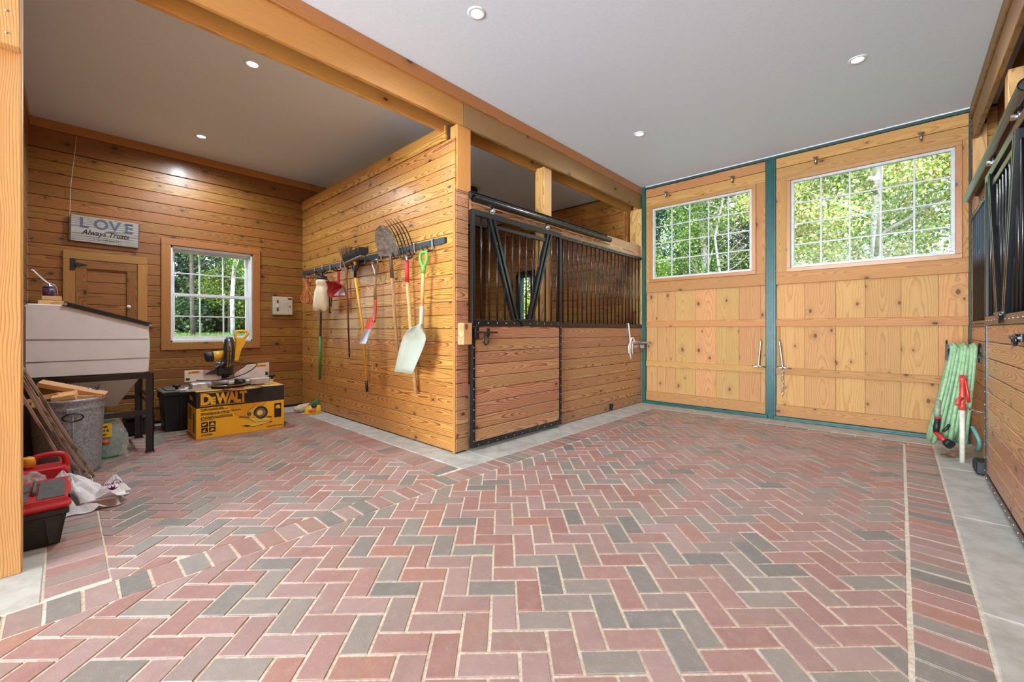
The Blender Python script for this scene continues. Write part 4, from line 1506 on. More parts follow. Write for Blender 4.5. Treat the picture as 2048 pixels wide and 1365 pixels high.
hb = MB()
hop = [(-0.385, 0.775), (-0.36, 0.752), (0.36, 0.748), (0.38, 0.755), (0.388, 0.90), (0.391, 0.98), (0.385, 1.10), (0.382, 1.19), (-0.17, 1.362), (-0.365, 1.364), (-0.385, 1.345)]
ring_sheet(hb, hop, [(xb_, 0.965), (xb_ + 0.02, 1.0), (xf_ - 0.02, 1.0), (xf_, 0.972)])
hb.build('hopper_body', M_POLY, HP)
sm = MB()
for za, zb_ in ((1.068, 1.064), (0.884, 0.888)):
    sm.tube([(xf_ + 0.001, -0.372, za), (xf_ + 0.001, 0.376, zb_)], 0.0035, 6)
sm.build('mould_seam', plain('seam_grey', C(160, 146, 136), 0.5), HP)['kind'] = 'stuff'
hc = MB()
top = [(sx, y, 0.745) for sx, y in ((-0.37, -0.33), (0.37, -0.33), (0.37, 0.345), (-0.37, 0.345))]
bot = [(sx, y, 0.425) for sx, y in ((-0.06, 0.10), (0.10, 0.10), (0.10, 0.175), (-0.06, 0.175))]
hc.sheet([top, bot], False, True)
hc.add(bot, [(0, 1, 2, 3)])
hc.build('hopper_cone', M_POLY, HP)
ld = MB()
ld.M = T(0, 0, 0)
p0, p1 = Vector((0, -0.165, 1.368)), Vector((0, 0.395, 1.192))
dr = (p1 - p0).normalized()
nr = Vector((0, -dr.z, dr.y))
for xa, xb in ((xf_ - 0.006, xf_ + 0.018), (xb_ - 0.018, xb_ + 0.006)):
    q = [p0 - nr * 0.012, p1 - nr * 0.012, p1 + nr * 0.022, p0 + nr * 0.022]
    ld.prism([(v.y, v.z) for v in q], xa, xb, 'yz')
q = [p0 + nr * 0.004, p1 + nr * 0.004, p1 + nr * 0.018, p0 + nr * 0.018]
ld.prism([(v.y, v.z) for v in q], xb_, xf_, 'yz')
ld.build('lid', M_MATBLK, HP)
for yy, zz in ((p0.y + 0.01, p0.z), (p1.y - 0.005, p1.z + 0.002)):
    MB().cyl((xf_ + 0.016, yy, zz), (xf_ + 0.024, yy, zz), 0.012, 12).build('lid_bolt', M_STEEL, HP)
for x, y in ((xf_ + 0.01, 0.385), (xf_ + 0.01, -0.36), (xb_ - 0.0, 0.375), (xb_ - 0.0, -0.36)):
    s = 1 if x > 0 else -1
    lg = MB()
    lg.box((x - 0.005, y - 0.028, 0.008), (x + 0.002, y + 0.028, 0.742))
    lg.box((x - 0.045 * (s > 0) - 0.002, y + 0.022, 0.008), (x + 0.045 * (s < 0) + 0.002, y + 0.030, 0.742))
    lg.box((x - 0.05, y - 0.03, 0.0), (x + 0.03, y + 0.04, 0.008), 0.002)
    lg.build('leg', M_BLACK, HP)
fr = MB()
for x in (xf_ + 0.012, xb_ - 0.012):
    fr.box((x - 0.004, -0.39, 0.695), (x + 0.004, 0.41, 0.745))
for y in (-0.385, 0.405):
    fr.box((xb_ - 0.01, y - 0.004, 0.70), (xf_ + 0.01, y + 0.004, 0.742))
fr.build('top_frame', M_BLACK, HP)
cr_ = MB()
cr_.box((xf_ - 0.004, -0.36, 0.355), (xf_ + 0.004, 0.37, 0.40))
cr_.build('cross_bar', M_BLACK, HP)
cr_ = MB()
cr_.box((xb_ - 0.006, -0.36, 0.42), (xb_ + 0.004, 0.37, 0.46))
cr_.build('cross_bar', M_BLACK, HP)
for zz in (0.44, 0.50):
    cr_ = MB()
    cr_.box((xb_, 0.385, zz), (xf_, 0.393, zz + 0.03))
    cr_.build('side_bar', M_BLACK, HP)

# blocks and torch can on top of the hopper
o = board('wood_block', None, M_SCRAP, (-5.40, -0.085, 1.3835), 0.15, 0.12, 0.036, 'y', 'x', 0.003)
tag(o, 'lower of two pale wood offcuts stacked on the hopper', 'wood block')
o = board('wood_block', None, M_SCRAP, (-5.40, -0.080, 1.4225), 0.118, 0.09, 0.038, 'y', 'x', 0.003)
tag(o, 'upper of two pale wood offcuts on the hopper, under the oil can', 'wood block')
M_TIN = plain('navy_tin', C(44, 42, 78), 0.35, 0.3, scale=20)
oc = thing('oil_can', 'small dark blue pump oil can with long white spout on the wood offcuts', 'oil can', T(-5.40, -0.098, 1.4435))
MB().lathe([(0.0, 0), (0.036, 0.0), (0.037, 0.004), (0.037, 0.072), (0.034, 0.078), (0.0, 0.083)], 24).build('can_body', M_TIN, oc)
lb = MB()
lb.lathe([(0.0376, 0.012), (0.0376, 0.064)], 24)
lb.build('can_label', plain('tin_label', C(52, 46, 92), 0.4, col2=C(196, 90, 60), scale=90, thr=(0.55, 0.62)), oc)
MB().lathe([(0.0, 0.08), (0.028, 0.08), (0.026, 0.09), (0.01, 0.096), (0.009, 0.104), (0.0, 0.105)], 20).build('can_cap', M_STEEL, oc)
q = MB()
q.tube(spline([(0.0, 0.01, 0.10), (0.0, -0.02, 0.125), (0.0, -0.065, 0.18), (0.0, -0.088, 0.212), (0.0, -0.10, 0.216)]), [0.006] * 25, 8)
q.build('spout', M_WHITE, oc)
q = MB()
q.tube(spline([(0.0, -0.035, 0.104), (0.0, 0.0, 0.108), (0.0, 0.03, 0.10), (0.0, 0.045, 0.07), (0.0, 0.05, 0.02)]), 0.003, 6)
q.build('trigger', M_STEEL, oc)

# ------------------------------------------------------------------ galvanised bin with lumber offcuts
M_GALV = plain('galvanised_steel', C(168, 172, 178), 0.42, 0.4, col2=C(124, 128, 134), scale=55, bump=0.08, detail=6)
bn = thing('galvanised_bin', 'dented galvanised steel bin full of lumber offcuts below the hopper', 'bin', T(-4.90, 0.02, 0))
MB().lathe([(0.0, 0.012), (0.172, 0.012), (0.176, 0.0), (0.182, 0.004), (0.183, 0.02), (0.205, 0.50), (0.206, 0.515), (0.211, 0.52), (0.206, 0.53), (0.212, 0.575), (0.219, 0.585), (0.219, 0.60), (0.212, 0.604), (0.206, 0.598), (0.204, 0.54), (0.176, 0.03), (0.0, 0.025)], 48).build('bin_body', M_GALV, bn)
q = MB()
q.cbox((0.209, 0.02, 0.51), (0.008, 0.075, 0.05), 0.003)
q.tube([(0.212, 0.055, 0.50), (0.218, 0.058, 0.49)], 0.006, 8)
q.build('handle_plate', M_GALV, bn)
q = MB()
q.tube([(0.218 + 0.012 * (1 - math.cos(a)), 0.02 + 0.056 * math.sin(a), 0.47 - 0.032 * math.cos(a)) for a in [k * PI / 10 for k in range(20)]], 0.0055, 8, closed=True)
q.build('handle_ring', M_DKSTEEL, bn)
q = MB()
q.tube([(0.184, 0.02, 0.02), (0.206, 0.02, 0.50)], 0.004, 6)
q.build('seam', M_GALV, bn)


def offcut(label, c, L, w, t, rz, ry, rx=0, m=M_SCRAP):
    o = board('lumber_offcut', None, m, (0, 0, 0), L, w, t, 'x', 'y', 0.002)
    o.matrix_basis = T(*c) @ RZ(rz) @ RY(ry) @ RX(rx)
    return tag(o, label, 'offcut', 'lumber offcuts in the bin')


offcut('longest lumber offcut slanting across the top of the bin', (-4.86, 0.045, 0.672), 0.40, 0.085, 0.036, 75, 18, 12)
offcut('thick squared lumber offcut with end grain facing out of the bin', (-4.77, 0.0, 0.615), 0.13, 0.125, 0.07, 80, -8, 10)
offcut('lumber offcut poking out over the left rim of the bin', (-4.84, -0.12, 0.613), 0.22, 0.08, 0.035, 70, -14, -15)
offcut('flat lumber offcut lying at the right rim of the bin', (-4.80, 0.13, 0.605), 0.15, 0.07, 0.034, 85, 5, 0)
offcut('short lumber offcut lying on the bin behind the squared one', (-4.97, -0.06, 0.605), 0.22, 0.08, 0.034, 50, -6, 20)
offcut('small lumber offcut low at the left inside of the bin', (-4.80, -0.10, 0.565), 0.16, 0.06, 0.034, 95, 12, 0)
M_RAG = plain('blue_grey_rag', C(96, 118, 128), 0.85, col2=C(70, 88, 100), scale=40)
rg = MB()
rows = []
for i in range(9):
    a = i / 8
    rows.append([(-4.86 + 0.02 * math.sin(k * 1.9 + i), 0.115 + 0.012 * k + 0.02 * mnoise.noise(Vector((i * .7, k * .9, 2))), 0.565 + 0.11 * math.sin(PI * a) * (0.5 + 0.5 * abs(math.sin(k * 1.3))) + 0.004 * k) for k in range(7)])
rg.sheet(rows)
thing('rag', 'crumpled blue grey rag at the right rim of the bin', 'rag', None, None, rg.mesh('rag', M_RAG))
tw = MB()
M_TWIG = plain('dark_green_foil', C(74, 92, 48), 0.5, col2=C(150, 130, 40), scale=50)
for k in range(9):
    y = -0.02 + 0.018 * k
    tw.sheet([[(-4.99 + 0.02 * math.sin(k + j), y + 0.012 * j, 0.66 - 0.008 * k + 0.02 * mnoise.noise(Vector((k * .8, j, 7))) - 0.012 * i) for j in range(3)] for i in range(3)])
thing('foil_wrapper', 'dark green crumpled wrapper behind the longest offcut in the bin', 'wrapper', None, None, tw.mesh('foil_wrapper', M_TWIG))

# feed bag standing behind the bin
M_CLEAR = film_mat('clear_plastic', C(222, 220, 216), 0.32, 0.15)
fbg = thing('feed_bag', 'green printed bag with yellow label in clear plastic behind the steel bin', 'bag', T(-5.22, 0.25, 0.0) @ RZ(80) @ Matrix.Diagonal((0.82, 0.8, 0.95, 1)))
pouch('bag_body', [(0.0, -0.12, 0.10), (0.06, -0.14, 0.13), (0.16, -0.14, 0.14), (0.28, -0.13, 0.10), (0.38, -0.10, 0.06), (0.43, -0.04, 0.02)], plain('feed_bag_green', C(40, 110, 66), 0.4, col2=C(60, 130, 84), scale=12, bump=0.2), fbg, 0.0, 0.06)
q = MB()
q.box((-0.08, -0.066, 0.20), (0.05, -0.058, 0.33), 0.003)
yl = q.build('bag_label', M_BAGY, fbg)
for k, s in enumerate(('Sweet', 'Feed &', 'Grain')):
    text('label_lettering', s, 0.032, M_INK, yl, T(-0.06, -0.0672, 0.292 - k * 0.036) @ RX(90), 0.001)
q = MB()
q.lathe([(0.0, 0.004), (0.045, 0.0)], 16, sy=0.5)
q.build('bag_print', M_BAGR, fbg, T(0.0, -0.066, 0.155) @ RX(90))
pouch('clear_wrap', [(-0.0 + 0.02, -0.13, 0.15), (0.10, -0.16, 0.185), (0.2, -0.155, 0.18), (0.32, -0.14, 0.13), (0.42, -0.08, 0.06)], M_CLEAR, fbg, 0.0, 0.072)

# ------------------------------------------------------------------ lath boards leaning, toolbox group by the near post
for k, (xx, w, ly, off, lab) in enumerate(((-4.60, 0.032, 1.06, 0.0, 'outer weathered lath strip leaning in front of the steel bin'), (-4.57, 0.026, 1.0, -0.03, 'second weathered lath strip leaning in front of the steel bin'), (-4.535, 0.030, 0.97, -0.062, 'third weathered lath strip leaning in front of the steel bin'), (-4.50, 0.026, 0.86, -0.10, 'innermost weathered lath strip leaning beside the near post'))):
    a, b_ = Vector((xx, 0.15 + off, 0.010)), Vector((xx - 0.03, -0.255, 0.0))
    b_.z = math.sqrt(max(0.01, ly ** 2 - (a.y - b_.y) ** 2))
    dr = (b_ - a).normalized()
    up = Vector((1, 0, 0)) - dr * dr.x
    o = board('lath_strip', None, M_LATH, tuple((a + b_) / 2), ly, w, 0.018, dr, up, 0.002)
    tag(o, lab, 'lath', 'lath strips leaning by the bin')

M_TBRED = plain('toolbox_red', C(204, 34, 38), 0.38, coat=0.15, col2=C(190, 28, 34), scale=8)
M_TBGREY = plain('toolbox_grey', C(92, 88, 84), 0.55, col2=C(70, 68, 66), scale=30)
M_TBBLK = plain('toolbox_black', C(32, 31, 30), 0.5, col2=C(46, 44, 42), scale=18)
tb = thing('toolbox', 'black plastic toolbox with red lid on the floor behind the near post', 'toolbox', T(-3.52, -0.105, 0))
q = MB()
bt = [(-0.19, -0.085, 0.004), (0.205, -0.085, 0.004), (0.205, 0.085, 0.004), (-0.19, 0.085, 0.004)]
md = [(-0.215, -0.11, 0.165), (0.226, -0.11, 0.165), (0.226, 0.11, 0.165), (-0.215, 0.11, 0.165)]
q.sheet([bt, md], False, True)
q.add(bt, [(0, 1, 2, 3)])
q.box((-0.225, -0.12, 0.160), (0.236, 0.12, 0.195), 0.006)
q.prism([(0.045, 0.02), (0.075, 0.02), (0.092, 0.16), (0.03, 0.16)], 0.20, 0.232, 'yz')
q.build('box_base', M_TBBLK, tb)
q = MB()
q.box((-0.23, -0.128, 0.194), (0.245, 0.128, 0.232), 0.014)
q.prism([(-0.225, -0.115), (0.232, -0.115), (0.232, 0.115), (-0.225, 0.115)], 0.23, 0.252, 'xy')
q.build('lid', M_TBRED, tb)
MB().box((-0.17, 0.0, 0.250), (0.21, 0.105, 0.258), 0.004).build('lid_tray', M_TBGREY, tb)
MB().box((0.05, -0.105, 0.250), (0.21, -0.03, 0.257), 0.003).build('lid_tray', M_TBGREY, tb)
MB().box((-0.17, -0.105, 0.250), (0.0, -0.03, 0.257), 0.003).build('lid_tray', M_TBGREY, tb)
q = MB()
q.lathe([(0.026, 0.251), (0.028, 0.256), (0.02, 0.256), (0.018, 0.2525), (0.0, 0.2525)], 20, (0.025, -0.066, 0))
q.build('lid_cup', M_TBBLK, tb)
q = MB()
q.tube([(-0.10, -0.012, 0.25), (-0.10, -0.012, 0.275), (0.10, -0.012, 0.275), (0.10, -0.012, 0.25)], 0.010, 8)
q.build('handle', M_TBGREY, tb)
q = MB()
q.prism([(0.12, 0.245), (0.135, 0.24), (0.155, 0.20), (0.162, 0.165), (0.148, 0.165), (0.128, 0.21)], 0.10, 0.16, 'yz')
q.build('latch', plain('latch_grey', C(84, 92, 90), 0.45), tb)

jg = thing('fuel_jug', 'red plastic jug with large handle and yellow cap behind the toolbox', 'jug', T(-4.03, -0.115, 0))
q = MB()
ring_sheet(q, [(-0.13, 0.01), (0.12, 0.01), (0.135, 0.03), (0.135, 0.24), (0.11, 0.27), (-0.13, 0.27)], [(-0.09, 0.95), (-0.075, 1.0), (0.075, 1.0), (0.09, 0.95)])
q.build('jug_body', M_RED, jg)
q = MB()
q.tube(spline([(0.0, -0.08, 0.26), (0.0, -0.06, 0.31), (0.0, 0.0, 0.338), (0.0, 0.07, 0.342), (0.0, 0.108, 0.325), (0.0, 0.118, 0.28), (0.0, 0.115, 0.25)], 5), 0.017, 12)
q.build('jug_handle', M_RED, jg)
MB().lathe([(0.0, 0.27), (0.034, 0.27), (0.034, 0.315), (0.03, 0.322), (0.0, 0.322)], 20, (0.0, -0.045, 0.02)).build('cap', M_YEL, jg)
q = MB()
q.box((0.0905, -0.10, 0.14), (0.0925, 0.0, 0.21))
q.build('jug_label', M_BAGY, jg)

# bags and the loose brick
def blob(name, c, r, seed, m, amp=0.35, f=2.2, flat=0.0, nu=30, nv=18):
    rows = []
    for i in range(nv + 1):
        th = PI * i / nv
        row = []
        for k in range(nu):
            ph = 2 * PI * k / nu
            d = Vector((math.sin(th) * math.cos(ph), math.sin(th) * math.sin(ph), math.cos(th)))
            n_ = mnoise.noise(d * f + Vector((seed, 0, 0))) + 0.55 * abs(mnoise.noise(d * f * 2.7 + Vector((0, seed, 0))))
            s = 1 + amp * n_
            p = [c[j] + d[j] * r[j] * s for j in range(3)]
            p[2] = max(p[2], flat)
            row.append(tuple(p))
        rows.append(row)
    return MB().sheet(rows, True, True)


M_FILM = film_mat('white_film', C(244, 238, 236), 0.80, 0.3)
M_PURP = plain('purple_print', C(140, 44, 112), 0.5)
wb_ = thing('carrier_bag', 'crumpled white plastic carrier bag with purple print over a brick on the floor', 'bag', T(-3.86, 0.10, 0))
def drape(name, c, R, H, seed, m, peak=(0.0, 0.0), folds=7, nr=16, na=56):
    """thin sheet thrown over something: radial folds, a ragged hem"""
    rows = []
    for i in range(nr + 1):
        r = i / nr
        row = []
        for k in range(na):
            a = 2 * PI * k / na
            d = Vector((math.cos(a), math.sin(a), 0))
            n1 = mnoise.noise(d * 1.3 + Vector((seed, 0, 0)))
            n2 = mnoise.noise(Vector((math.cos(a) * 2.6 + r * 2, math.sin(a) * 2.6, seed + r * 1.5)))
            rr = r * (1 + 0.35 * n1 + 0.12 * math.sin(folds * a + seed) * r)
            ridge = abs(math.sin(folds * 0.5 * a + 2.2 * n2 + seed))
            z = H * (1 - rr ** 1.25) * (0.72 + 0.35 * ridge) + 0.018 * n2 + 0.012 * (1 - ridge) * r
            x = c[0] + peak[0] * (1 - r) + R[0] * rr * d.x
            y = c[1] + peak[1] * (1 - r) + R[1] * rr * d.y
            row.append((x, y, max(0.008 + c[2], c[2] + z)))
        rows.append(row)
    return MB().sheet(rows, True, True)


drape('bag', (0.0, -0.015, 0.0), (0.14, 0.20), 0.215, 1.3, M_FILM, (-0.03, -0.07), 9).build('bag_body', M_FILM, wb_)
drape('bag', (0.02, 0.105, 0.06), (0.085, 0.10), 0.11, 4.7, M_FILM, (0.0, 0.02), 7).build('bag_tail', M_FILM, wb_)
drape('bag', (-0.06, -0.11, 0.12), (0.07, 0.09), 0.12, 7.9, M_FILM, (0.0, 0.0), 5).build('bag_handle', M_FILM, wb_)
q = MB()
for a in (-60, -25, 10, 45):
    c, s = math.cos(math.radians(a + 90)), math.sin(math.radians(a + 90))
    q.prism([(0.108 + 0.0 * c, 0.108), (0.108 + 0.012 * c - 0.007 * s, 0.108 + 0.016 * s + 0.005 * c), (0.108 + 0.034 * c, 0.108 + 0.034 * s), (0.108 + 0.012 * c + 0.007 * s, 0.108 + 0.016 * s - 0.005 * c)], 0.122, 0.1235, 'yz')
q.tube([(0.121, 0.128 + 0.018 * math.cos(k * 0.5), 0.152 + 0.02 * math.sin(k * 0.5)) for k in range(8)], 0.0022, 5)
q.build('flower_print', M_PURP, wb_)['kind'] = 'stuff'
text('bag_lettering', 'THANK YOU', 0.018, M_PURP, wb_, T(0.105, 0.055, 0.142) @ RZ(82) @ RX(62), 0.0008)
q = MB()
q.box((-0.05, -0.1, 0.0015), (0.05, 0.1, 0.058), 0.004)
thing('loose_brick', 'single rose brick under the white carrier bag', 'brick', T(-3.80, 0.135, 0.0015) @ RZ(-10), None, q.mesh('loose_brick', M_BRICKS[1]))
cb_ = thing('clear_bag', 'crumpled clear plastic bag lying behind the red toolbox lid', 'bag', T(-3.82, -0.16, 0))
blob('x', (0, 0, 0.17), (0.05, 0.10, 0.10), 1.7, M_CLEAR, 0.4, 2.8, 0.02).build('bag_body', M_CLEAR, cb_)
blob('x', (0.0, 0.01, 0.12), (0.035, 0.075, 0.08), 6.2, M_CLEAR, 0.4, 2.8, 0.02).build('bag_contents', plain('bag_contents', C(96, 86, 74), 0.7, col2=C(60, 54, 48), scale=30), cb_)

# ------------------------------------------------------------------ sign, electric panel
M_SIGN = wood('whitewashed_board', C(176, 166, 158), C(150, 138, 130), C(104, 90, 82), freq=60, knots=0.1, zz=0.1, coat=0.0, rough=0.8, tv=0.05)
M_SIGNE = plain('dark_edge', C(84, 70, 62), 0.8, scale=20)
M_SLATE = plain('slate_letter', C(96, 106, 114), 0.7, col2=C(76, 84, 92), scale=60)
sg = thing('wall_sign', 'weathered whitewashed plank sign lettered LOVE hung by a string', 'sign', T(XL + 0.028, 0.317, 2.268) @ RZ(90) @ RY(1.0))
board('sign_board', sg, M_SIGN, (0, 0, 0), 0.565, 0.285, 0.022, 'x', 'z', 0.003)
for xx in (-0.2795, 0.2795):
    MB().box((xx - 0.004, -0.0125, -0.142), (xx + 0.004, 0.0125, 0.142)).build('sign_edge', M_SIGNE, sg)
for k, (ch_, xx) in enumerate((('L', -0.215), ('O', -0.105), ('V', 0.025), ('E', 0.15))):
    text('letter', ch_, 0.152, M_SLATE, sg, T(xx, -0.0118, 0.018) @ RX(90), 0.0045, sx=1.0)
    se = MB()
    xw = {'L': [(xx - .006, xx + .03, 0.112), (xx - .006, xx + .07, 0.018)], 'O': [], 'V': [(xx - .012, xx + .022, 0.112), (xx + .06, xx + .094, 0.112)], 'E': [(xx - .008, xx + .076, 0.112), (xx - .008, xx + .076, 0.018)]}[ch_]
    for a, b_, z in xw:
        se.box((a, -0.0122, z - 0.002), (b_, -0.011, z + 0.003))
    if xw:
        se.build('letter_serif', M_SLATE, sg)
text('script_lettering', 'Always Trusts', 0.078, M_INK, sg, T(-0.195, -0.0118, -0.058) @ RX(90), 0.0018, shear=0.35, sx=0.86)
text('verse_lettering', '1 Corinthians 13:7', 0.036, M_INK, sg, T(-0.10, -0.0118, -0.112) @ RX(90), 0.0002, sx=0.86)
st = MB()
st.tube([(-0.25, 0.0, 1.01), (-0.262, 0.0, 0.8), (-0.285, 0.0, 0.45), (-0.287, 0.0, 0.14), (-0.288, -0.004, -0.13)], 0.0022, 5)
st.build('string', M_ROPE, sg)
M_PANEL = plain('beige_enamel', C(206, 190, 164), 0.45, scale=4)
ep = thing('breaker_panel', 'small beige metal breaker box on the wall beside the window', 'breaker box', T(XL + 0.004, 2.174, 1.50) @ RZ(90))
MB().box((-0.132, -0.045, -0.132), (0.132, 0.0, 0.132), 0.003).build('cabinet', M_PANEL, ep)
MB().box((-0.124, -0.05, -0.124), (0.124, -0.043, 0.124), 0.002).build('door', M_PANEL, ep)
for k, (z, m) in enumerate(((0.062, M_TBGREY), (0.0, M_WHITE), (-0.055, M_TBGREY))):
    q = MB()
    q.box((-0.086, -0.0555, z - 0.022), (-0.062, -0.050, z + 0.022), 0.002)
    q.box((-0.079, -0.062, z - 0.006), (-0.069, -0.0555, z + 0.010), 0.001)
    q.build('breaker', m, ep)
MB().box((0.062, -0.0515, 0.094), (0.118, -0.0500, 0.114)).build('name_plate', M_DKSTEEL, ep)
q = MB()
q.tube([(0.094 + 0.013 * math.cos(a), -0.052, -0.01 + 0.013 * math.sin(a)) for a in [0.7 + k * 0.33 for k in range(15)]], 0.003, 6)
q.build('door_pull', M_DKSTEEL, ep)
q = MB()
q.tube([(XL + 0.004, 2.19, 1.36), (XL + 0.02, 2.19, 1.1), (XL + 0.02, 2.19, 0.2)], 0.006, 6) if False else None
# ------------------------------------------------------------------ tool rail and everything hanging on it
M_VINYLK = plain('vinyl_black', C(22, 22, 24), 0.4)
M_HANDLE = wood('ash_handle', C(222, 180, 124), C(208, 160, 100), C(180, 126, 70), freq=160, knots=0.0, zz=0.2, coat=0.1, tv=0.2, contrast=0.6)
M_OLDH = wood('worn_handle', C(186, 146, 98), C(164, 124, 80), C(132, 94, 58), freq=160, knots=0.0, zz=0.2, coat=0.0, rough=0.7, contrast=0.6)
RAIL = thing('tool_rail', 'long dark steel tool rail with wire hooks on the tool wall', 'tool rail', T(0, YP, 2.0))
MB().box((-6.60, -0.018, -0.034), (-3.145, -0.002, 0.030), 0.003).build('rail_bar', plain('rail_paint', C(58, 70, 72), 0.4, coat=0.2, scale=10), RAIL)
MB().box((-3.150, -0.0195, -0.030), (-3.135, -0.001, 0.026), 0.001).build('end_cap', M_VINYLK, RAIL)
HOOKX = (-6.12, -5.86, -5.605, -5.29, -5.0, -4.66, -4.285, -3.93, -3.63, -3.325)
for x in HOOKX:
    h = MB()
    h.tube(spline([(x, -0.02, 0.036), (x, -0.032, 0.03), (x, -0.030, -0.03), (x, -0.028, -0.075)], 4), 0.009, 8)
    ho = h.build('hook', M_STEEL, RAIL)
    for s in (-1, 1):
        p = MB()
        p.tube(spline([(x, -0.028, -0.07), (x + s * 0.02, -0.05, -0.085), (x + s * 0.034, -0.085, -0.09), (x + s * 0.036, -0.115, -0.075), (x + s * 0.037, -0.125, -0.045)], 4), 0.006, 8)
        p.build('prong', M_VINYLK, ho)

# orange cord hank
M_CORD = plain('orange_cord', C(216, 128, 66), 0.6, col2=C(190, 100, 44), scale=60)
cz = thing('cord_hank', 'bundled hank of orange cord at the corner end of the tool rail', 'cord', T(-6.10, 2.325, 1.72) @ RZ(35))
for k in range(12):
    a = (k - 5.5) / 5.5
    w, dp_ = 0.115 * a, 0.04 * math.cos(k * 2.3)
    lo = -0.19 - 0.02 * math.sin(k * 1.7) + 0.035 * a * a
    lp = spline([(0.0, dp_ * .2, 0.0), (w * 0.75, dp_, -0.08), (w + 0.012, dp_, -0.15), (w * 0.55, dp_ * 1.2, lo), (w * 0.15 + 0.01, dp_ * .9, lo + 0.012), (w * .25 - 0.012, -dp_ * .4, -0.09)], 5, True)
    MB().tube(lp, 0.005, 6, closed=True).build('cord_loop', M_CORD, cz)
for k in range(9):
    a = (k - 4) / 4
    lp = spline([(0.01 * a, 0.01 * a, 0.0), (0.045 * a, 0.02 * math.sin(k), 0.09), (0.07 * a, 0.02 * math.sin(k), 0.165 + 0.02 * math.cos(k * 2)), (0.075 * a + 0.012, 0.0, 0.175), (0.03 * a + 0.006, -0.01, 0.08)], 5, True)
    MB().tube(lp, 0.005, 6, closed=True).build('cord_loop', M_CORD, cz)
q = MB()
for k in range(5):
    q.tube([(0.026 * math.cos(t), 0.022 * math.sin(t), 0.02 - k * 0.0085) for t in [j * PI / 6 for j in range(12)]], 0.005, 6, closed=True)
q.build('cord_wrap', M_CORD, cz)

# forked hoe: head with two tines and a blade, grey and green handle
hoe = thing('forked_hoe', 'grey handled hoe with forked iron head and green grip, nearest the corner', 'hoe', T(-5.735, 2.375, 1.86))
MB().tube([(0.0, -0.02, -0.02), (-0.05, 0.005, -0.40), (-0.10, 0.018, -0.80)], [0.015, 0.015, 0.014], 12).build('handle', plain('grey_tube', C(92, 104, 108), 0.45, 0.3), hoe)
MB().tube([(-0.10, 0.018, -0.80), (-0.155, 0.03, -1.40)], [0.0185, 0.0175], 12).build('grip', plain('grip_green', C(72, 138, 60), 0.55, scale=30), hoe)
q = MB()
q.tube(spline([(0.02, -0.02, -0.0), (-0.12, -0.06, 0.0), (-0.26, -0.09, 0.005), (-0.31, -0.10, 0.018), (-0.345, -0.115, 0.05)], 5), 0.009, 8)
q.tube(spline([(-0.24, -0.085, 0.005), (-0.30, -0.125, 0.012), (-0.33, -0.145, 0.045)], 5), 0.008, 8)
q.prism([(-0.02, -0.055), (0.11, -0.03), (0.13, 0.0), (0.10, 0.025), (-0.02, 0.02)], -0.012, 0.006, 'xy')
q.tube([(0.0, -0.02, 0.02), (0.0, -0.02, -0.06)], 0.022, 12)
q.build('head', plain('dark_iron', C(54, 58, 58), 0.5, 0.6, scale=40), hoe)

# pump sprayer
M_TANK = plain('tank_poly', C(226, 198, 154), 0.45, col2=C(216, 186, 142), scale=5, coat=0.1, Subsurface_Weight=0.0) if False else plain('tank_poly', C(228, 206, 170), 0.45, col2=C(218, 194, 156), scale=5, coat=0.1)
sp = thing('pump_sprayer', 'cream plastic pump sprayer with black pump head hanging on the rail', 'sprayer', T(-5.50, 2.275, 1.40))
prof = [(0.0, 0.012), (0.085, 0.0), (0.104, 0.02), (0.110, 0.06), (0.105, 0.15), (0.092, 0.24), (0.074, 0.29), (0.066, 0.31), (0.070, 0.335), (0.076, 0.355), (0.074, 0.385), (0.062, 0.40), (0.0, 0.405)]
rows = []
for r, z in prof:
    rows.append([((r * (1 + 0.04 * math.cos(5 * a) * (z < 0.16))) * math.cos(a), r * (1 + 0.04 * math.cos(5 * a) * (z < 0.16)) * math.sin(a), z - 0.014 * (1 + math.cos(5 * a)) * (r > 0.05) * (z < 0.05)) for a in [2 * PI * k / 40 for k in range(40)]])
MB().sheet(rows, True, True).build('tank', M_TANK, sp)
q = MB()
q.lathe([(0.0, 0.40), (0.066, 0.40), (0.064, 0.43), (0.045, 0.44), (0.03, 0.455), (0.018, 0.46), (0.018, 0.50), (0.0, 0.50)], 20)
q.tube([(-0.07, 0.02, 0.425), (0.06, -0.01, 0.43)], 0.016, 8)
q.build('pump_head', M_MATBLK, sp)
q = MB()
q.tube(spline([(-0.06, 0, 0.50), (-0.03, 0, 0.512), (0.03, 0, 0.512), (0.06, 0, 0.50)], 4), 0.012, 8)
q.build('pump_handle', M_MATBLK, sp)
q = MB()
q.tube(spline([(0.06, 0.0, 0.41), (0.115, 0.02, 0.40), (0.13, 0.04, 0.33), (0.115, 0.05, 0.22), (0.125, 0.05, 0.10), (0.155, 0.05, 0.05), (0.175, 0.05, 0.12), (0.165, 0.05, 0.20), (0.14, 0.05, 0.26)], 6), 0.0055, 8)
q.build('hose', M_RUBBER, sp)
q = MB()
q.tube([(0.12, 0.04, 0.30), (0.125, 0.045, -0.02)], 0.0055, 8)
q.tube([(0.115, 0.04, -0.025), (0.16, 0.045, -0.03)], 0.009, 8)
q.build('wand', M_MATBLK, sp)

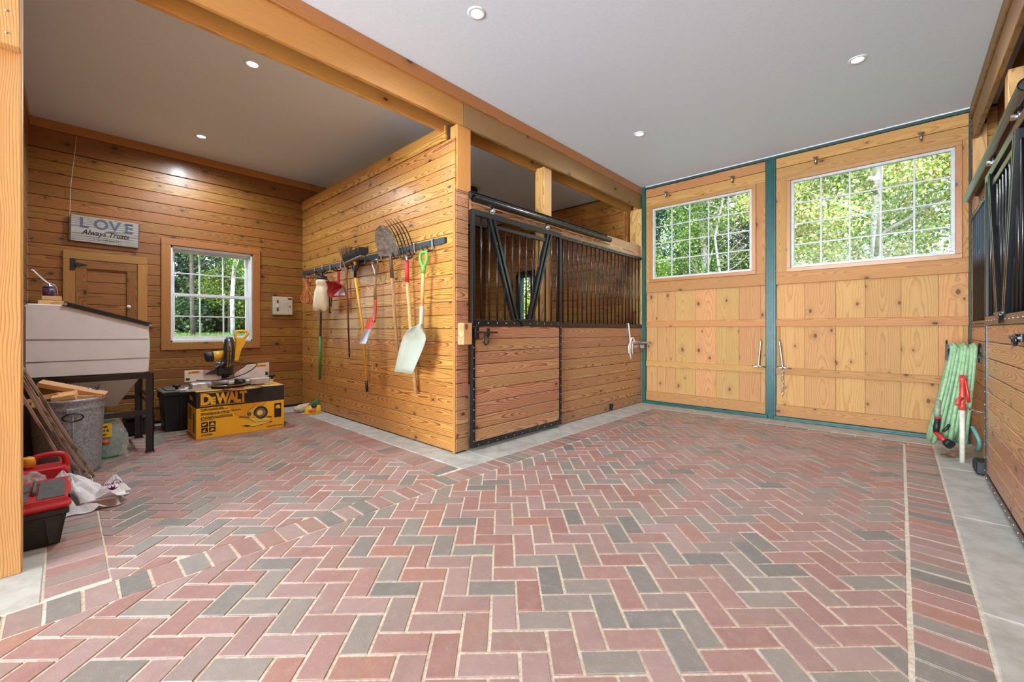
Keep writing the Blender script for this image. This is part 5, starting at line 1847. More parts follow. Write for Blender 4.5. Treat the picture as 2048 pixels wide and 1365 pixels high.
# red dustpan
M_PANRED = plain('pan_red', C(176, 28, 40), 0.35, coat=0.2, scale=12)
dpn = thing('dustpan', 'small red dustpan hanging between sprayer and corn broom', 'dustpan', T(-5.16, 2.36, 1.885) @ RZ(18))
MB().box((-0.020, -0.03, -0.15), (0.020, -0.012, 0.0), 0.006).build('handle', M_PANRED, dpn)
rows = []
for i in range(9):
    t = i / 8
    hw_ = 0.055 + 0.095 * min(1, t * 1.6) ** 0.7
    row = []
    for k in range(11):
        s = -1 + 2 * k / 10
        lip = 0.085 * abs(s) ** 7 * (1 - 0.45 * t) + 0.08 * max(0, 1 - t * 3.5)
        row.append((hw_ * s, -0.012 - lip, -0.135 - 0.185 * t))
    rows.append(row)
q = MB()
q.sheet(rows)
q.build('pan', M_PANRED, dpn)
q = MB()
q.prism([(-0.10, -0.305), (0.125, -0.305), (0.075, -0.19)], -0.017, -0.015)
q.build('pan_reflection', plain('reflection_grey', C(206, 202, 214), 0.35, scale=10), dpn)  # pale triangle painted on as light reflected in the red pan

# corn broom, bristles up, dark red handle
M_STRAW = plain('straw', C(172, 128, 86), 0.85, col2=C(120, 84, 50), scale=140, bump=0.5)
brm = thing('corn_broom', 'corn broom hung bristles up with a thin dark red handle', 'broom', T(-5.02, 2.375, 1.88))
bs = MB()
for k in range(170):
    a, r = RND.uniform(0, 6.28), math.sqrt(RND.random())
    bx_, by = 0.028 * r * math.cos(a), 0.018 * r * math.sin(a)
    tx_, ty = bx_ * 6.2 + RND.gauss(0, 0.006), by * 2.6 + RND.gauss(0, 0.004) - 0.02
    zt = 0.285 + RND.gauss(0, 0.008)
    bs.tube([(bx_, by, 0.02), ((bx_ * .6 + tx_ * .4), (by + ty) / 2, 0.15), (tx_, ty, zt)], [0.004, 0.0035, 0.002], 4, caps=False)
bs.build('bristles', M_STRAW, brm)['kind'] = 'stuff'
MB().lathe([(0.012, -0.10), (0.020, -0.06), (0.034, 0.03), (0.036, 0.07), (0.03, 0.075)], 16, sy=0.7).build('collar', M_STRAW, brm)
MB().tube([(0.0, 0, -0.06), (0.02, 0.01, -0.55), (0.035, 0.02, -1.02)], 0.0105, 10).build('handle', plain('maroon_paint', C(112, 34, 40), 0.35, coat=0.3), brm)
MB().tube([(0.035, 0.02, -1.0), (0.037, 0.021, -1.075)], [0.0125, 0.008], 10).build('end_cap', M_MATBLK, brm)

# push broom
pbm = thing('push_broom', 'wide black push broom with yellow handle hung head up', 'broom', T(-4.66, 2.34, 1.90))
hv = Vector((0.74, -0.13, 0.0)).normalized()
MI = frame((0.0, -0.03, 0.085), hv, Vector((-hv.y, hv.x, 0)), Vector((0, 0, 1)))
q = MB()
q.M = MI
q.box((-0.32, -0.035, -0.03), (0.30, 0.035, 0.0), 0.008)
q.build('head_block', plain('block_grey', C(128, 122, 112), 0.6, scale=20), pbm)
q = MB()
q.M = MI
rows = []
for i in range(25):
    x = -0.335 + 0.65 * i / 24
    j = 0.006 * mnoise.noise(Vector((i * 1.7, 0, 0)))
    rows.append([(x, -0.036, 0.0), (x, -0.055 + j, 0.04), (x, -0.05 + j, 0.078), (x, 0.0, 0.083 + j), (x, 0.05, 0.078), (x, 0.055, 0.04), (x, 0.036, 0.0)])
q.sheet(rows, False)
q.add(rows[0], [tuple(range(7))])
q.add(rows[-1], [tuple(range(7))])
for k in range(420):
    x, y = RND.uniform(-0.33, 0.31), RND.choice((-1, 1)) * RND.uniform(0.02, 0.055)
    q.tube([(x, y * .8, 0.01), (x + RND.gauss(0, .005), y * 1.06, 0.05), (x + RND.gauss(0, .01), y, 0.086)], [0.002, 0.002, 0.001], 3, caps=False)
q.build('bristles', plain('bristle_black', C(34, 32, 31), 0.8, scale=90, bump=0.4), pbm)['kind'] = 'stuff'
for s in (-1, 1):
    q = MB()
    q.tube(spline([(0, -0.03, -0.08), (s * 0.06, -0.03, -0.045), (s * 0.11, -0.03 - s * .012, 0.0), (s * 0.13, -0.03 - s * .02, 0.055)], 5), 0.008, 8)
    q.build('brace', M_MATBLK, pbm)
MB().tube([(0, -0.03, 0.06), (0.0, -0.03, -0.14)], [0.014, 0.018], 12).build('socket', M_MATBLK, pbm)
MB().tube([(0, -0.03, 0.05), (0, -0.03, -0.0)], 0.0165, 12).build('tip', M_YEL, pbm)
MB().tube([(0, -0.03, -0.13), (0.06, 0.03, -0.70), (0.095, 0.06, -1.36)], 0.0150, 14).build('handle', plain('handle_yellow', C(238, 174, 40), 0.35, coat=0.2, scale=10), pbm)
MB().tube([(0.0945, 0.0595, -1.35), (0.102, 0.065, -1.475)], [0.0175, 0.016], 14).build('grip_end', M_MATBLK, pbm)

# small red shovel
rs = thing('red_shovel', 'short shovel with steel D grip, wood shaft and red square blade', 'shovel', T(-4.27, 2.365, 1.90))
q = MB()
q.tube(spline([(-0.058, -0.02, 0.025), (-0.055, -0.02, -0.02), (-0.02, -0.02, -0.075), (0.0, -0.02, -0.10), (0.02, -0.02, -0.075), (0.055, -0.02, -0.02), (0.058, -0.02, 0.025)], 5), 0.009, 8)
q.tube([(-0.066, -0.02, 0.022), (0.066, -0.02, 0.022)], 0.013, 10)
q.tube([(0, -0.02, -0.09), (0, -0.02, -0.16)], 0.014, 10)
q.build('d_grip', M_STEEL, rs)
MB().tube([(0, -0.02, -0.155), (0.0, -0.015, -0.43)], 0.016, 12).build('shaft', M_OLDH, rs)
M_ORR = plain('shovel_red', C(222, 84, 62), 0.35, 0.1, coat=0.2, scale=10)
MB().tube(spline([(0.0, -0.015, -0.42), (0.0, -0.015, -0.54), (0.008, -0.03, -0.60), (0.035, -0.05, -0.66)], 5), 0.0175, 12).build('socket', M_ORR, rs)
bl = lambda pts, th: (MB().prism([(p[0], p[1]) for p in pts], 0, th))
BM = T(0.03, -0.055, -0.64) @ RZ(2) @ RX(-26)
q = MB()
q.M = BM
rows = []
for i in range(7):
    t = i / 6
    rows.append([((-0.08 + 0.16 * k / 8) * (1.0 - 0.08 * t), -0.03 * abs(-1 + 2 * k / 8) ** 2.5 * (1 - 0.5 * t), 0.01 - 0.13 * t) for k in range(9)])
q.sheet(rows)
q.build('blade', M_ORR, rs)
q = MB()
q.M = BM
rows = []
for i in range(8):
    t = i / 7
    rows.append([((-0.0736 + 0.1472 * k / 8) * (1.0 - 0.03 * t), -0.03 * abs(-1 + 2 * k / 8) ** 2.5 * (0.5 - 0.4 * t), -0.12 - 0.17 * t) for k in range(9)])
q.sheet(rows)
q.build('blade_reflection', plain('reflection_silver', C(204, 196, 194), 0.3, 0.7, scale=20), rs)  # lower blade made silver, a reflection put into its colour

# round point shovel, blade up
ds = thing('round_shovel', 'long handled round point shovel hung blade up, caked with dirt', 'shovel', T(-3.955, 2.375, 1.93) @ RZ(26))
rows = []
for i in range(13):
    t = i / 12
    hw_ = 0.118 * (1.0 if t < 0.45 else math.sqrt(max(0.0, 1 - ((t - 0.45) / 0.56) ** 2.0)))
    z = 0.0 + 0.285 * t
    row = []
    for k in range(13):
        s = -1 + 2 * k / 12
        row.append((hw_ * s, -0.03 - 0.15 * t - 0.045 * s * s * (1 - 0.6 * t) + 0.02 * math.exp(-(s * 4) ** 2) * max(0, 1 - t * 1.6) * -1, z))
    rows.append(row)
q = MB()
q.sheet(rows)
q.build('blade', plain('dirty_steel', C(148, 138, 124), 0.65, 0.35, col2=C(104, 94, 80), scale=26, bump=0.25, detail=8), ds)
MB().tube([(0, -0.05, 0.06), (0, -0.028, -0.05), (0.006, -0.015, -0.23)], [0.014, 0.017, 0.02], 12).build('socket', plain('socket_steel', C(122, 112, 104), 0.5, 0.6), ds)
MB().tube([(0.006, -0.015, -0.22), (0.03, 0.0, -0.70), (0.065, 0.02, -1.13)], 0.0175, 12).build('handle', M_OLDH, ds)

# manure fork, tines up
fk = thing('manure_fork', 'five tined fork hung tines up with red sleeve and wood handle', 'fork', T(-3.655, 2.375, 1.87) @ RZ(14))
for k in range(5):
    s = (k - 2) / 2
    q = MB()
    q.tube(spline([(s * 0.02, -0.02, -0.005), (s * 0.075, -0.022, 0.015), (s * 0.088, -0.03, 0.07), (s * 0.090, -0.055, 0.16), (s * 0.088, -0.13, 0.27), (s * 0.085, -0.24, 0.355)], 5), [0.006] * 20 + [0.0055, 0.005, 0.004, 0.003, 0.002, 0.0015], 8)
    q.build('tine', M_DKSTEEL, fk)
MB().tube([(0, -0.02, 0.03), (0, -0.02, -0.03)], [0.012, 0.016], 12).build('ferrule', M_STEEL, fk)
MB().tube([(0, -0.02, -0.03), (0.004, -0.018, -0.24)], 0.0205, 14).build('sleeve', plain('sleeve_red', C(206, 44, 62), 0.5, scale=10), fk)
MB().tube([(0.004, -0.018, -0.235), (0.04, 0.0, -0.80), (0.085, 0.02, -1.37)], [0.0175, 0.0185, 0.0175], 14).build('handle', M_HANDLE, fk)

# plastic scoop shovel
sp2 = thing('scoop_shovel', 'big white plastic scoop shovel with green D grip on the rail', 'shovel', T(-3.325, 2.36, 1.86))
M_GRIP = plain('grip_lime', C(108, 186, 76), 0.4, coat=0.1, scale=10)
q = MB()
q.tube(spline([(0.0, -0.03, 0.03), (-0.04, -0.03, 0.025), (-0.056, -0.03, -0.015), (-0.046, -0.03, -0.06), (-0.015, -0.03, -0.10), (0.0, -0.03, -0.105), (0.015, -0.03, -0.10), (0.046, -0.03, -0.06), (0.056, -0.03, -0.015), (0.04, -0.03, 0.025)], 4, True), 0.0155, 10, closed=True)
q.tube([(0, -0.03, -0.095), (-0.004, -0.03, -0.17)], [0.024, 0.021], 12)
q.build('d_grip', M_GRIP, sp2)
MB().tube([(-0.004, -0.03, -0.165), (-0.035, -0.025, -0.51)], 0.0175, 12).build('shaft', M_HANDLE, sp2)
M_SCOOP = plain('scoop_poly', C(172, 173, 154), 0.45, coat=0.1, col2=C(164, 165, 144), scale=5)
MB().tube([(-0.033, -0.025, -0.48), (-0.045, -0.025, -0.68), (-0.055, -0.045, -0.85)], [0.0215, 0.023, 0.012], 14).build('socket', M_SCOOP, sp2)
rows = []
HWS = [0.045, 0.12, 0.165, 0.188, 0.192, 0.188, 0.180, 0.172, 0.164, 0.156, 0.150]
for i, hw_ in enumerate(HWS):
    t = i / 10
    cx, yc, z = -0.020 - 0.075 * t, -0.012 - 0.155 * t, -0.655 - 0.46 * t
    row = []
    for k in range(17):
        s = -1 + 2 * k / 16
        lip = 0.060 * abs(s) ** 4 * (1 - 0.55 * t) + 0.05 * max(0, 0.25 - t) / 0.25
        row.append((cx + hw_ * s, yc - lip, z + 0.035 * (abs(s) ** 2.5) * max(0, 0.3 - t) * -3))
    rows.append(row)
q = MB()
q.sheet(rows)
bl_ = q.build('scoop', M_SCOOP, sp2)
mo_ = bl_.modifiers.new('thick', 'SOLIDIFY')
mo_.thickness = 0.004
q = MB()
q.tube([rows[i][0] for i in range(11)], 0.004, 6)
q.tube([rows[i][16] for i in range(11)], 0.004, 6)
q.tube([rows[10][k] for k in range(17)], 0.0035, 6)
q.build('scoop_rim', M_SCOOP, sp2)
for s in (-0.05, 0.05):
    q = MB()
    q.tube([(-0.035 + s * .3, -0.03, -0.72), (-0.06 + s, -0.105, -0.95), (-0.09 + s * 1.3, -0.160, -1.10)], [0.006, 0.004, 0.002], 6)
    q.build('scoop_rib', M_SCOOP, sp2)

# ------------------------------------------------------------------ hose, hanger and hydrant at the right stall
M_HOSE = plain('green_hose', C(146, 178, 134), 0.5, col2=C(120, 154, 108), scale=26, bump=0.06)
hg_ = thing('hose_hanger', 'black plastic saddle hose hanger on the right stall panel', 'hanger', T(XR, 5.52, 0.93))
q = MB()
q.prism([(0.085 * math.cos(a), 0.075 * math.sin(a) - 0.03) for a in [PI * k / 12 for k in range(13)]], -0.215, -0.012, 'yz')
q.build('saddle', M_MATBLK, hg_)
q = MB()
q.prism([(-0.06, -0.07), (0.06, -0.07), (0.06, 0.06), (0.04, 0.09), (0, 0.10), (-0.04, 0.09), (-0.06, 0.06)], -0.022, -0.001, 'yz')
q.build('back_plate', M_MATBLK, hg_)
q = MB()
q.prism([(-0.05, -0.06), (0.05, -0.06), (0.03, 0.09), (0.0, 0.125), (-0.03, 0.09)], -0.226, -0.213, 'yz')
q.build('front_flange', M_MATBLK, hg_)
hz = thing('garden_hose', 'coiled light green garden hose hanging on the black hanger', 'hose', T(XR, 5.52, 0.0))
for k in range(8):
    x = -0.052 - 0.0205 * k + 0.004 * math.sin(k * 2.1)
    zt = 1.02 - 0.012 * (k % 3)
    zb = 0.09 + 0.04 * (k % 3) + 0.02 * math.sin(k * 1.3)
    dx = -0.06 - 0.011 * k
    wy = 0.10 + 0.012 * ((k * 5) % 4)
    lp = spline([(x, -0.085, zt - 0.07), (x, -0.04, zt - 0.008), (x, 0.04, zt - 0.008), (x, 0.085, zt - 0.07), (x + dx * .35, wy, 0.62), (x + dx * .8, wy * 1.1, 0.30), (x + dx, wy * .6, zb + 0.03), (x + dx * 1.05, 0.0, zb - 0.01), (x + dx * 1.0, -wy * .6, zb + 0.03), (x + dx * .85, -wy * 1.1, 0.30), (x + dx * .4, -wy, 0.62)], 6, True)
    MB().tube(lp, 0.0165, 10, closed=True).build('hose_coil', M_HOSE, hz)
MB().tube(spline([(-0.07, -0.10, 0.30), (-0.035, -0.16, 0.20), (-0.03, -0.10, 0.12), (-0.03, 0.0, 0.08)], 6), 0.014, 10).build('hose_tail', plain('teal_hose', C(96, 160, 150), 0.5), hz)
MB().tube([(-0.275, -0.15, 0.52), (-0.29, -0.17, 0.40), (-0.285, -0.175, 0.36)], [0.0165, 0.024, 0.022], 14).build('coupling', plain('coupling_grey', C(150, 158, 120), 0.45, col2=C(108, 112, 104), scale=40), hz)
nz = thing('spray_nozzle', 'black and red spray nozzle at the end of the green hose', 'nozzle', T(XR - 0.285, 5.34, 0.36))
MB().tube([(0, 0, 0.0), (0.0, -0.005, -0.015)], [0.024, 0.022], 14).build('red_collar', M_RED, nz)
MB().tube([(0, -0.005, -0.012), (-0.008, -0.01, -0.08), (-0.012, -0.012, -0.135)], [0.02, 0.023, 0.02], 14).build('grip', M_MATBLK, nz)
MB().tube([(-0.02, -0.012, -0.125), (0.02, -0.05, -0.165), (0.055, -0.075, -0.20)], [0.014, 0.02, 0.022], 12).build('red_body', M_RED, nz)
MB().tube([(0.05, -0.07, -0.195), (0.075, -0.10, -0.212)], [0.034, 0.038], 20).build('spray_head', M_MATBLK, nz)
MB().tube([(0.03, -0.05, -0.11), (0.055, -0.04, -0.08), (0.07, -0.03, -0.045)], [0.011, 0.012, 0.010], 10).build('trigger', M_MATBLK, nz)
hy = thing('yard_hydrant', 'red headed frost free hydrant on a white pipe beside the green hose', 'hydrant', T(0.392, 5.30, 0))
MB().cyl((0, 0, 0.0), (0, 0, 0.47), 0.0175, 20).build('pipe', plain('pipe_white', C(224, 216, 198), 0.5, col2=C(206, 194, 172), scale=30), hy)
M_HYD = plain('hydrant_red', C(206, 74, 58), 0.45, coat=0.1, col2=C(190, 52, 40), scale=24)
q = MB()
q.lathe([(0.0, 0.455), (0.024, 0.455), (0.024, 0.50), (0.019, 0.51), (0.021, 0.58), (0.018, 0.60), (0.016, 0.70), (0.02, 0.71), (0.02, 0.745), (0.014, 0.755), (0.0, 0.757)], 20)
q.tube([(0, 0, 0.56), (-0.03, -0.045, 0.54), (-0.035, -0.065, 0.50)], [0.018, 0.015, 0.014], 12)
q.build('head', M_HYD, hy)
q = MB()
q.tube([(0.0, -0.02, 0.745), (0.012, -0.035, 0.74)], 0.012, 10)
q.tube([(0.01, -0.036, 0.75), (0.022, -0.045, 0.66), (0.03, -0.05, 0.60), (0.034, -0.055, 0.53)], [0.008, 0.009, 0.011, 0.010], 10)
q.build('lever', plain('lever_red', C(206, 40, 36), 0.4, coat=0.2), hy)
q = MB()
q.tube([(-0.02, 0.0, 0.715), (0.03, 0.0, 0.72)], 0.009, 8)
q.build('pivot', M_HYD, hy)
ch2 = MB()
for k in range(13):
    c = Vector((0.425 + 0.0085 * k * 0.93, 5.30 - 0.016 * k, 0.468 - 0.002 * math.sin(PI * k / 12)))
    a = Vector((0, 0, 1)) if k % 2 else Vector((0.85, 0.5, 0)).normalized()
    dr = Vector((0.45, -0.89, 0)).normalized()
    if not k % 2:
        a = Vector((dr.y, -dr.x, 0))
    ch2.tube([c + a * 0.007 * math.cos(q_ * PI / 4) + dr * 0.0135 * math.sin(q_ * PI / 4) for q_ in range(8)], 0.0028, 6, closed=True)
thing('hydrant_chain', 'short rusty chain between hydrant pipe and stall panel', 'chain', None, None, ch2.mesh('hydrant_chain', M_STEEL))
lf = MB()
lf.sheet([[(0.05 * (i - 2) / 2, 0.028 * (k - 2) / 2 * (1 - 0.5 * abs(i - 2) / 2), 0.018 + 0.012 * math.sin(i * 1.4 + k)) for k in range(5)] for i in range(5)])
thing('dry_leaf', 'curled brown leaf on the concrete by the hydrant', 'leaf', T(0.31, 5.42, 0.004) @ RZ(30), None, lf.mesh('dry_leaf', plain('dry_leaf', C(150, 92, 52), 0.8)))
# ------------------------------------------------------------------ recessed lamps
def lamp(x, y, lab, power=62, col=(0.84, 0.93, 1.0)):
    t = thing('recessed_lamp', lab, 'ceiling lamp', T(x, y, CEIL), 'recessed ceiling lamps')
    MB().lathe([(0.040, -0.001), (0.042, -0.006), (0.060, -0.005), (0.066, 0.0005)], 28).build('trim_ring', M_LAMPRIM, t)
    g = MB()
    g.add([(0.0405 * math.cos(k * PI / 12), 0.0405 * math.sin(k * PI / 12), -0.003) for k in range(24)], [tuple(range(24))])
    g.build('lens', M_LAMP, t)
    d = bpy.data.lights.new('lamp_light', 'SPOT')
    d.energy, d.spot_size, d.spot_blend, d.shadow_soft_size, d.color = power, math.radians(165), 0.6, 0.045, col
    o = bpy.data.objects.new('lamp_light', d)
    COL.objects.link(o)
    o.location = (x, y, CEIL - 0.02)


lamp(-2.195, 1.986, 'recessed white lamp in the aisle ceiling, near one beside the beam')
lamp(-2.185, 4.485, 'recessed white lamp in the aisle ceiling close to the left stall')
lamp(-0.26, 4.485, 'recessed white lamp in the aisle ceiling toward the right far door')
lamp(-4.0, 1.077, 'recessed white lamp in the tool bay ceiling beside the beam', 150, (0.76, 0.90, 1.0))
lamp(-5.93, 1.077, 'recessed white lamp in the tool bay ceiling by the back wall', 120, (0.76, 0.90, 1.0))
lamp(-5.9, 3.75, 'unseen lamp added to brighten the left stall, behind the tool wall', 80, (0.76, 0.90, 1.0))  # hidden from view, added only to brighten the stall interior
dv = thing('ceiling_lantern', 'small black round fixture on the left stall ceiling over the door track', 'fixture', T(-4.95, 4.35, CEIL))
MB().lathe([(0.0, 0), (0.16, 0), (0.16, -0.012), (0.0, -0.012)], 24).build('base_plate', M_GREYV, dv)
MB().lathe([(0.095, -0.012), (0.11, -0.03), (0.11, -0.11), (0.09, -0.125), (0.0, -0.125)], 24).build('housing', M_MATBLK, dv)

# ------------------------------------------------------------------ outdoors: lawn and trees
import numpy as np


def hill(x, y):
    r = max(0.0, -x - 7.0, y - 6.6)
    return 1.22 * (1 - math.exp(-r / 4.5)) - 0.14


M_LAWN = plain('lawn', C(92, 122, 54), 0.9, col2=C(70, 100, 40), scale=6, bump=0.3, detail=8)
g = MB()
rows = []
for i in range(31):
    x = -42 + 2 * i
    rows.append([(x, -6 + 1.5 * k, hill(x, -6 + 1.5 * k) + 0.05 * mnoise.noise(Vector((x * .3, k * .4, 0)))) for k in range(31)])
rows = [[p for p in r] for r in rows if r[0][0] < -6.9 or True]
g.sheet(rows)
gr_ = g.build('ground', M_LAWN, None, T(0, 0, -0.02))
struct(gr_)


def leaf_mat(name, cols, trans=0.35):
    n = N(name)
    ge = n.n('ShaderNodeNewGeometry')
    stops = [(i / len(cols), c) for i, c in enumerate(cols)]
    col = n.ramp(ge.outputs['Random Per Island'], stops, 'CONSTANT')
    ns = n.noise(ge.outputs['Position'], 0.9, 2.0)
    hs = n.n('ShaderNodeHueSaturation')
    n.l(col, hs.inputs['Color'])
    n.l(n.math('MULTIPLY_ADD', ns, 0.9, 0.55), hs.inputs['Value'])
    n.l(hs.outputs[0], n.p.inputs['Base Color'])
    n.set(Roughness=0.45)
    tr = n.n('ShaderNodeBsdfTranslucent')
    n.l(hs.outputs[0], tr.inputs[0])
    mx = n.n('ShaderNodeMixShader')
    mx.inputs[0].default_value = trans
    n.l(n.p.outputs[0], mx.inputs[1])
    n.l(tr.outputs[0], mx.inputs[2])
    n.l(mx.outputs[0], n.out.inputs[0])
    return n.m


ML_MAPLE = leaf_mat('maple_leaf', [C(196, 206, 112), C(168, 190, 84), C(218, 214, 150), C(132, 164, 66), C(222, 178, 118), C(206, 210, 136), C(108, 142, 54), C(228, 224, 180)])
ML_GREEN = leaf_mat('green_leaf', [C(118, 150, 62), C(92, 128, 52), C(150, 174, 74), C(72, 106, 46), C(178, 190, 92), C(84, 118, 58)])
ML_DARK = leaf_mat('dark_leaf', [C(52, 82, 50), C(40, 68, 46), C(68, 98, 52), C(48, 74, 56), C(88, 116, 58)], 0.25)
ML_GOLD = leaf_mat('gold_leaf', [C(206, 202, 84), C(180, 190, 70), C(222, 208, 110), C(146, 166, 62), C(112, 142, 54)])
M_BARKP = plain('pale_bark', C(206, 200, 190), 0.85, col2=C(140, 130, 120), scale=9, bump=0.3)
M_BARKD = plain('dark_bark', C(92, 80, 70), 0.9, col2=C(64, 54, 48), scale=9, bump=0.3)


def leaves(name, rad, nleaf, size, mat, seed, hollow=0.35, clusters=60, narrow=False):
    """crown of single leaves, gathered in clumps inside an ellipsoid"""
    rs = np.random.RandomState(seed)
    d = rs.normal(size=(clusters, 3))
    d /= np.linalg.norm(d, axis=1)[:, None]
    cc = d * (hollow + (1 - hollow) * rs.rand(clusters, 1) ** 0.6)
    if narrow:
        cc[:, :2] *= ((1.0 - cc[:, 2:3]) * 0.5 + 0.08)
    cc *= np.array(rad)
    idx = rs.randint(0, clusters, nleaf)
    p = cc[idx] + rs.normal(size=(nleaf, 3)) * np.array(rad) * np.array([0.13, 0.13, 0.085])
    a = rs.normal(size=(nleaf, 3))
    a /= np.linalg.norm(a, axis=1)[:, None]
    nr = rs.normal(size=(nleaf, 3)) + np.array([0, 0, 0.9])
    b = np.cross(nr, a)
    b /= np.linalg.norm(b, axis=1)[:, None] + 1e-9
    s = size * (0.6 + 0.8 * rs.rand(nleaf, 1))
    v = np.stack([p - a * s * .5, p + b * s * .36, p + a * s * .5, p - b * s * .36], 1).reshape(-1, 3)
    me = bpy.data.meshes.new(name)
    me.vertices.add(nleaf * 4)
    me.vertices.foreach_set('co', v.astype(np.float32).ravel())
    me.loops.add(nleaf * 4)
    me.loops.foreach_set('vertex_index', np.arange(nleaf * 4, dtype=np.int32))
    me.polygons.add(nleaf)
    me.polygons.foreach_set('loop_start', np.arange(0, nleaf * 4, 4, dtype=np.int32))
    me.materials.append(mat)
    me.update(calc_edges=True)
    return me


def trunk_mesh(h, r, seed, branches=6, spread=1.6, twigs=0):
    rs = random.Random(seed)
    m = MB()
    sp_ = [(0.06 * h * (rs.random() - .5) * t, 0.06 * h * (rs.random() - .5) * t, h * t) for t in (0, .2, .4, .6, .8, 1.0)]
    m.tube(sp_, [r, r * .9, r * .8, r * .65, r * .45, r * .2], 10)
    for k in range(branches):
        t = 0.3 + 0.6 * k / max(1, branches - 1)
        a = rs.uniform(0, 6.28)
        b0 = Vector((0, 0, h * t))
        ln_ = spread * (1.2 - t)
        e = b0 + Vector((math.cos(a) * ln_, math.sin(a) * ln_, ln_ * 0.7))
        mid = (b0 + e) / 2 + Vector((0, 0, -0.08))
        m.tube([b0, mid, e], [r * .4, r * .25, r * .08], 6)
        for q_ in range(twigs):
            f_ = mid.lerp(e, rs.random())
            g_ = f_ + Vector((rs.gauss(0, .4), rs.gauss(0, .4), rs.gauss(.1, .35)))
            m.tube([f_, (f_ + g_) / 2 + Vector((0, 0, .05)), g_], [r * .10, r * .07, r * .03], 4)
    return m


CROWNS = {}


def tree(label, x, y, h, r, crown, cz, rad, nleaf, size, mat, bark, seed, branches=6, narrow=False, twigs=0, hollow=0.35):
    z = hill(x, y) - 0.15
    t = thing('tree', label, 'tree', T(x, y, z), 'trees outside the windows')
    trunk_mesh(h, r, seed, branches, rad[0] * 0.8, twigs).build('trunk', bark, t)
    if nleaf:
        o = link('foliage', leaves('foliage', rad, nleaf, size, mat, seed, hollow, narrow=narrow), t, T(0, 0, cz - z))
        o['kind'] = 'stuff'
    return t


tree('broad maple with pale yellow green leaves filling the window of the right far door', -0.5, 15.6, 8.0, 0.16, 0, 5.0, (3.6, 2.2, 3.4), 60000, 0.08, ML_MAPLE, M_BARKP, 1, 9)
tree('smaller maple with orange tipped leaves at the upper edge of the right far door window', 1.9, 14.6, 7.0, 0.12, 0, 5.6, (1.8, 1.5, 2.4), 20000, 0.08, ML_MAPLE, M_BARKP, 2, 7)
tree('dark green conifer with pale trunk in the middle of the left far door window', -5.1, 15.5, 7.5, 0.14, 0, 4.9, (1.5, 1.3, 2.8), 22000, 0.065, ML_GREEN, M_BARKP, 3, 10, hollow=0.2)
tree('low yellow green sapling at the stall side of the left far door window', -6.9, 14.0, 4.0, 0.07, 0, 3.2, (1.25, 1.0, 1.15), 9000, 0.075, ML_GREEN, M_BARKD, 4, 6)
tree('bare twiggy tree with white branches in the left far door window beside the green post', -3.95, 13.2, 5.4, 0.05, 0, 0, (1.3, 1, 1), 0, 0.1, ML_DARK, plain('grey_bark', C(150, 142, 130), 0.9, scale=9), 5, 14, twigs=10)
tree('tall dark tree far behind the twiggy tree in the left far door window', -7.2, 24.0, 10.0, 0.2, 0, 6.0, (3.0, 2.4, 4.6), 16000, 0.17, ML_DARK, M_BARKD, 6, 8)
tree('tall dark tree far behind the maple in the right far door window', -1.5, 25.0, 10.0, 0.2, 0, 6.4, (3.4, 2.4, 4.8), 16000, 0.17, ML_GREEN, M_BARKD, 7, 8)
tree('slim green tree at the upper post-side corner of the left door window', -3.0, 17.5, 9.0, 0.12, 0, 6.4, (1.5, 1.4, 2.6), 8000, 0.11, ML_GREEN, M_BARKP, 8, 8)
tree('leafy tree seen through the dark green framed window of the left stall', -13.2, 15.5, 6.0, 0.14, 0, 3.2, (2.4, 1.8, 2.4), 12000, 0.13, ML_GOLD, M_BARKD, 9, 7)
tree('white barked tree in the window beside the breaker box, behind the lawn', -17.6, 4.12, 7.5, 0.075, 0, 5.2, (1.9, 1.9, 2.0), 9000, 0.10, ML_GREEN, M_BARKP, 10, 5)
tree('yellow green maple over the lawn in the middle of the window beside the breaker box', -20.2, 4.6, 4.6, 0.06, 0, 2.75, (1.1, 1.5, 1.15), 5000, 0.085, leaf_mat('sunlit_leaf', [C(150, 160, 62), C(112, 134, 52), C(172, 172, 84), C(86, 112, 44), C(74, 100, 48)]), M_BARKD, 11, 6, hollow=0.15)
tree('blue grey barked tree at the hatch side of the window above the saw', -17.8, 3.0, 8.0, 0.075, 0, 6.2, (1.8, 1.8, 2.0), 8000, 0.12, ML_DARK, M_BARKD, 12, 5)
tree('dark shady tree behind the lawn, at the hatch side of the window above the saw', -22.5, 2.4, 8.0, 0.2, 0, 3.0, (2.4, 2.6, 2.8), 22000, 0.12, ML_DARK, M_BARKD, 13, 8)
tree('dark shady tree behind the lawn, in the middle of the window above the saw', -24.0, 5.2, 8.0, 0.2, 0, 3.2, (2.4, 2.6, 3.0), 22000, 0.14, ML_DARK, M_BARKD, 14, 8)
tree('mid green tree behind the lawn at the breaker box side of the window', -21.8, 7.4, 8.0, 0.2, 0, 3.0, (2.0, 2.4, 2.8), 22000, 0.13, ML_GREEN, M_BARKD, 15, 8)

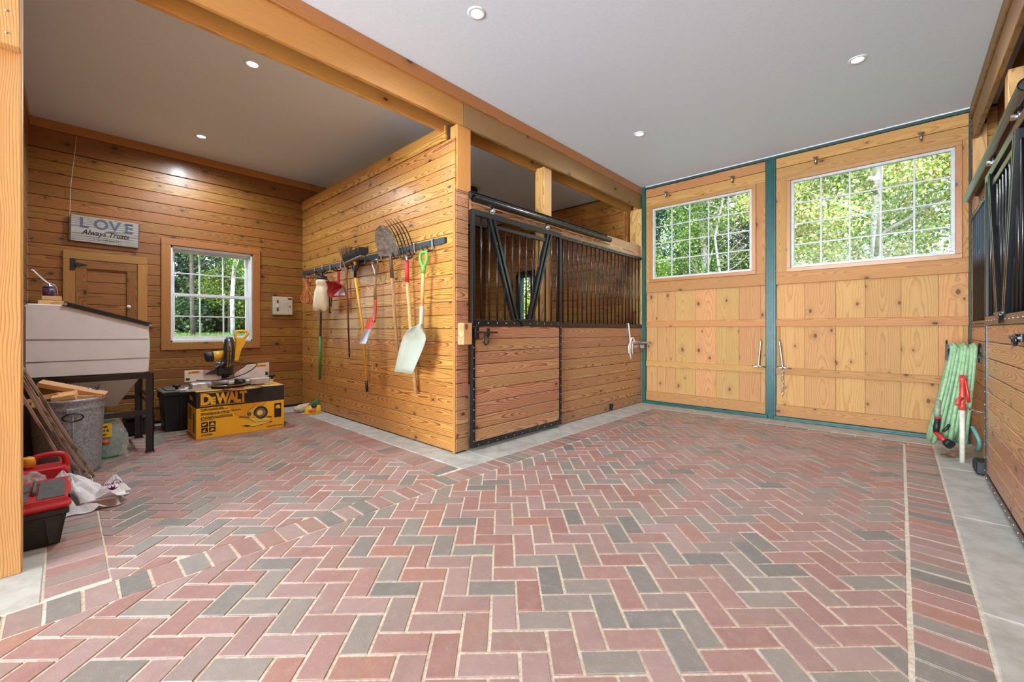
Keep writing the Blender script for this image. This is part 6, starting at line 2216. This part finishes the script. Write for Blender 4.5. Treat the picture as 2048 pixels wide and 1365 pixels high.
tree('dense dark evergreen behind the sapling in the left far door window', -8.3, 19.0, 9.0, 0.16, 0, 5.2, (2.2, 1.8, 3.4), 24000, 0.10, ML_DARK, M_BARKD, 16, 8)
tree('dense evergreen between the conifer and the twiggy tree in the left far door window', -5.2, 20.5, 9.0, 0.16, 0, 5.6, (2.0, 1.6, 3.2), 16000, 0.10, ML_DARK, M_BARKD, 17, 8)
tree('green maple standing beyond the right far door toward the hose', 5.6, 16.5, 8.0, 0.14, 0, 4.8, (2.8, 2.0, 3.2), 26000, 0.10, ML_MAPLE, M_BARKP, 18, 8)
# low shrubs along the wood's edge behind the lawn and beyond the doors
for nm, M_, sd, ex in (('undergrowth', T(-24.5, 4.5, 1.6), 31, (1.2, 9.0, 1.5)), ('undergrowth', T(-6.0, 19.5, 2.0), 32, (11.0, 1.4, 1.9))):
    o = link(nm, leaves(nm, ex, 26000, 0.13, ML_DARK, sd, 0.05, 160), None, M_)
    o['kind'] = 'stuff'
    tag(o, 'dark low shrubs along the edge of the wood ' + ('behind the lawn' if sd == 31 else 'beyond the far doors'), 'undergrowth')
# grass blades on the slope seen through the bay window
rs = np.random.RandomState(5)
nb_ = 14000
gx, gy = rs.uniform(-19.5, -11.0, nb_), rs.uniform(0.8, 6.8, nb_)
gz = np.array([hill(a, b_) for a, b_ in zip(gx, gy)]) - 0.03
hh = rs.uniform(0.05, 0.13, nb_)
lx, ly = rs.normal(0, 0.03, nb_), rs.normal(0, 0.03, nb_)
wd = rs.uniform(0.006, 0.011, nb_)
an = rs.uniform(0, 3.14, nb_)
v = np.stack([np.stack([gx - wd * np.cos(an), gy - wd * np.sin(an), gz], 1), np.stack([gx + wd * np.cos(an), gy + wd * np.sin(an), gz], 1), np.stack([gx + lx, gy + ly, gz + hh], 1)], 1).reshape(-1, 3)
me = bpy.data.meshes.new('grass')
me.from_pydata(v.tolist(), [], [(3 * i, 3 * i + 1, 3 * i + 2) for i in range(nb_)])
me.materials.append(leaf_mat('grass_blade', [C(108, 142, 58), C(88, 120, 46), C(134, 160, 72), C(78, 108, 42)]))
go = link('grass', me)
go['kind'] = 'stuff'
tag(go, 'short green lawn grass outside the bay window', 'grass')
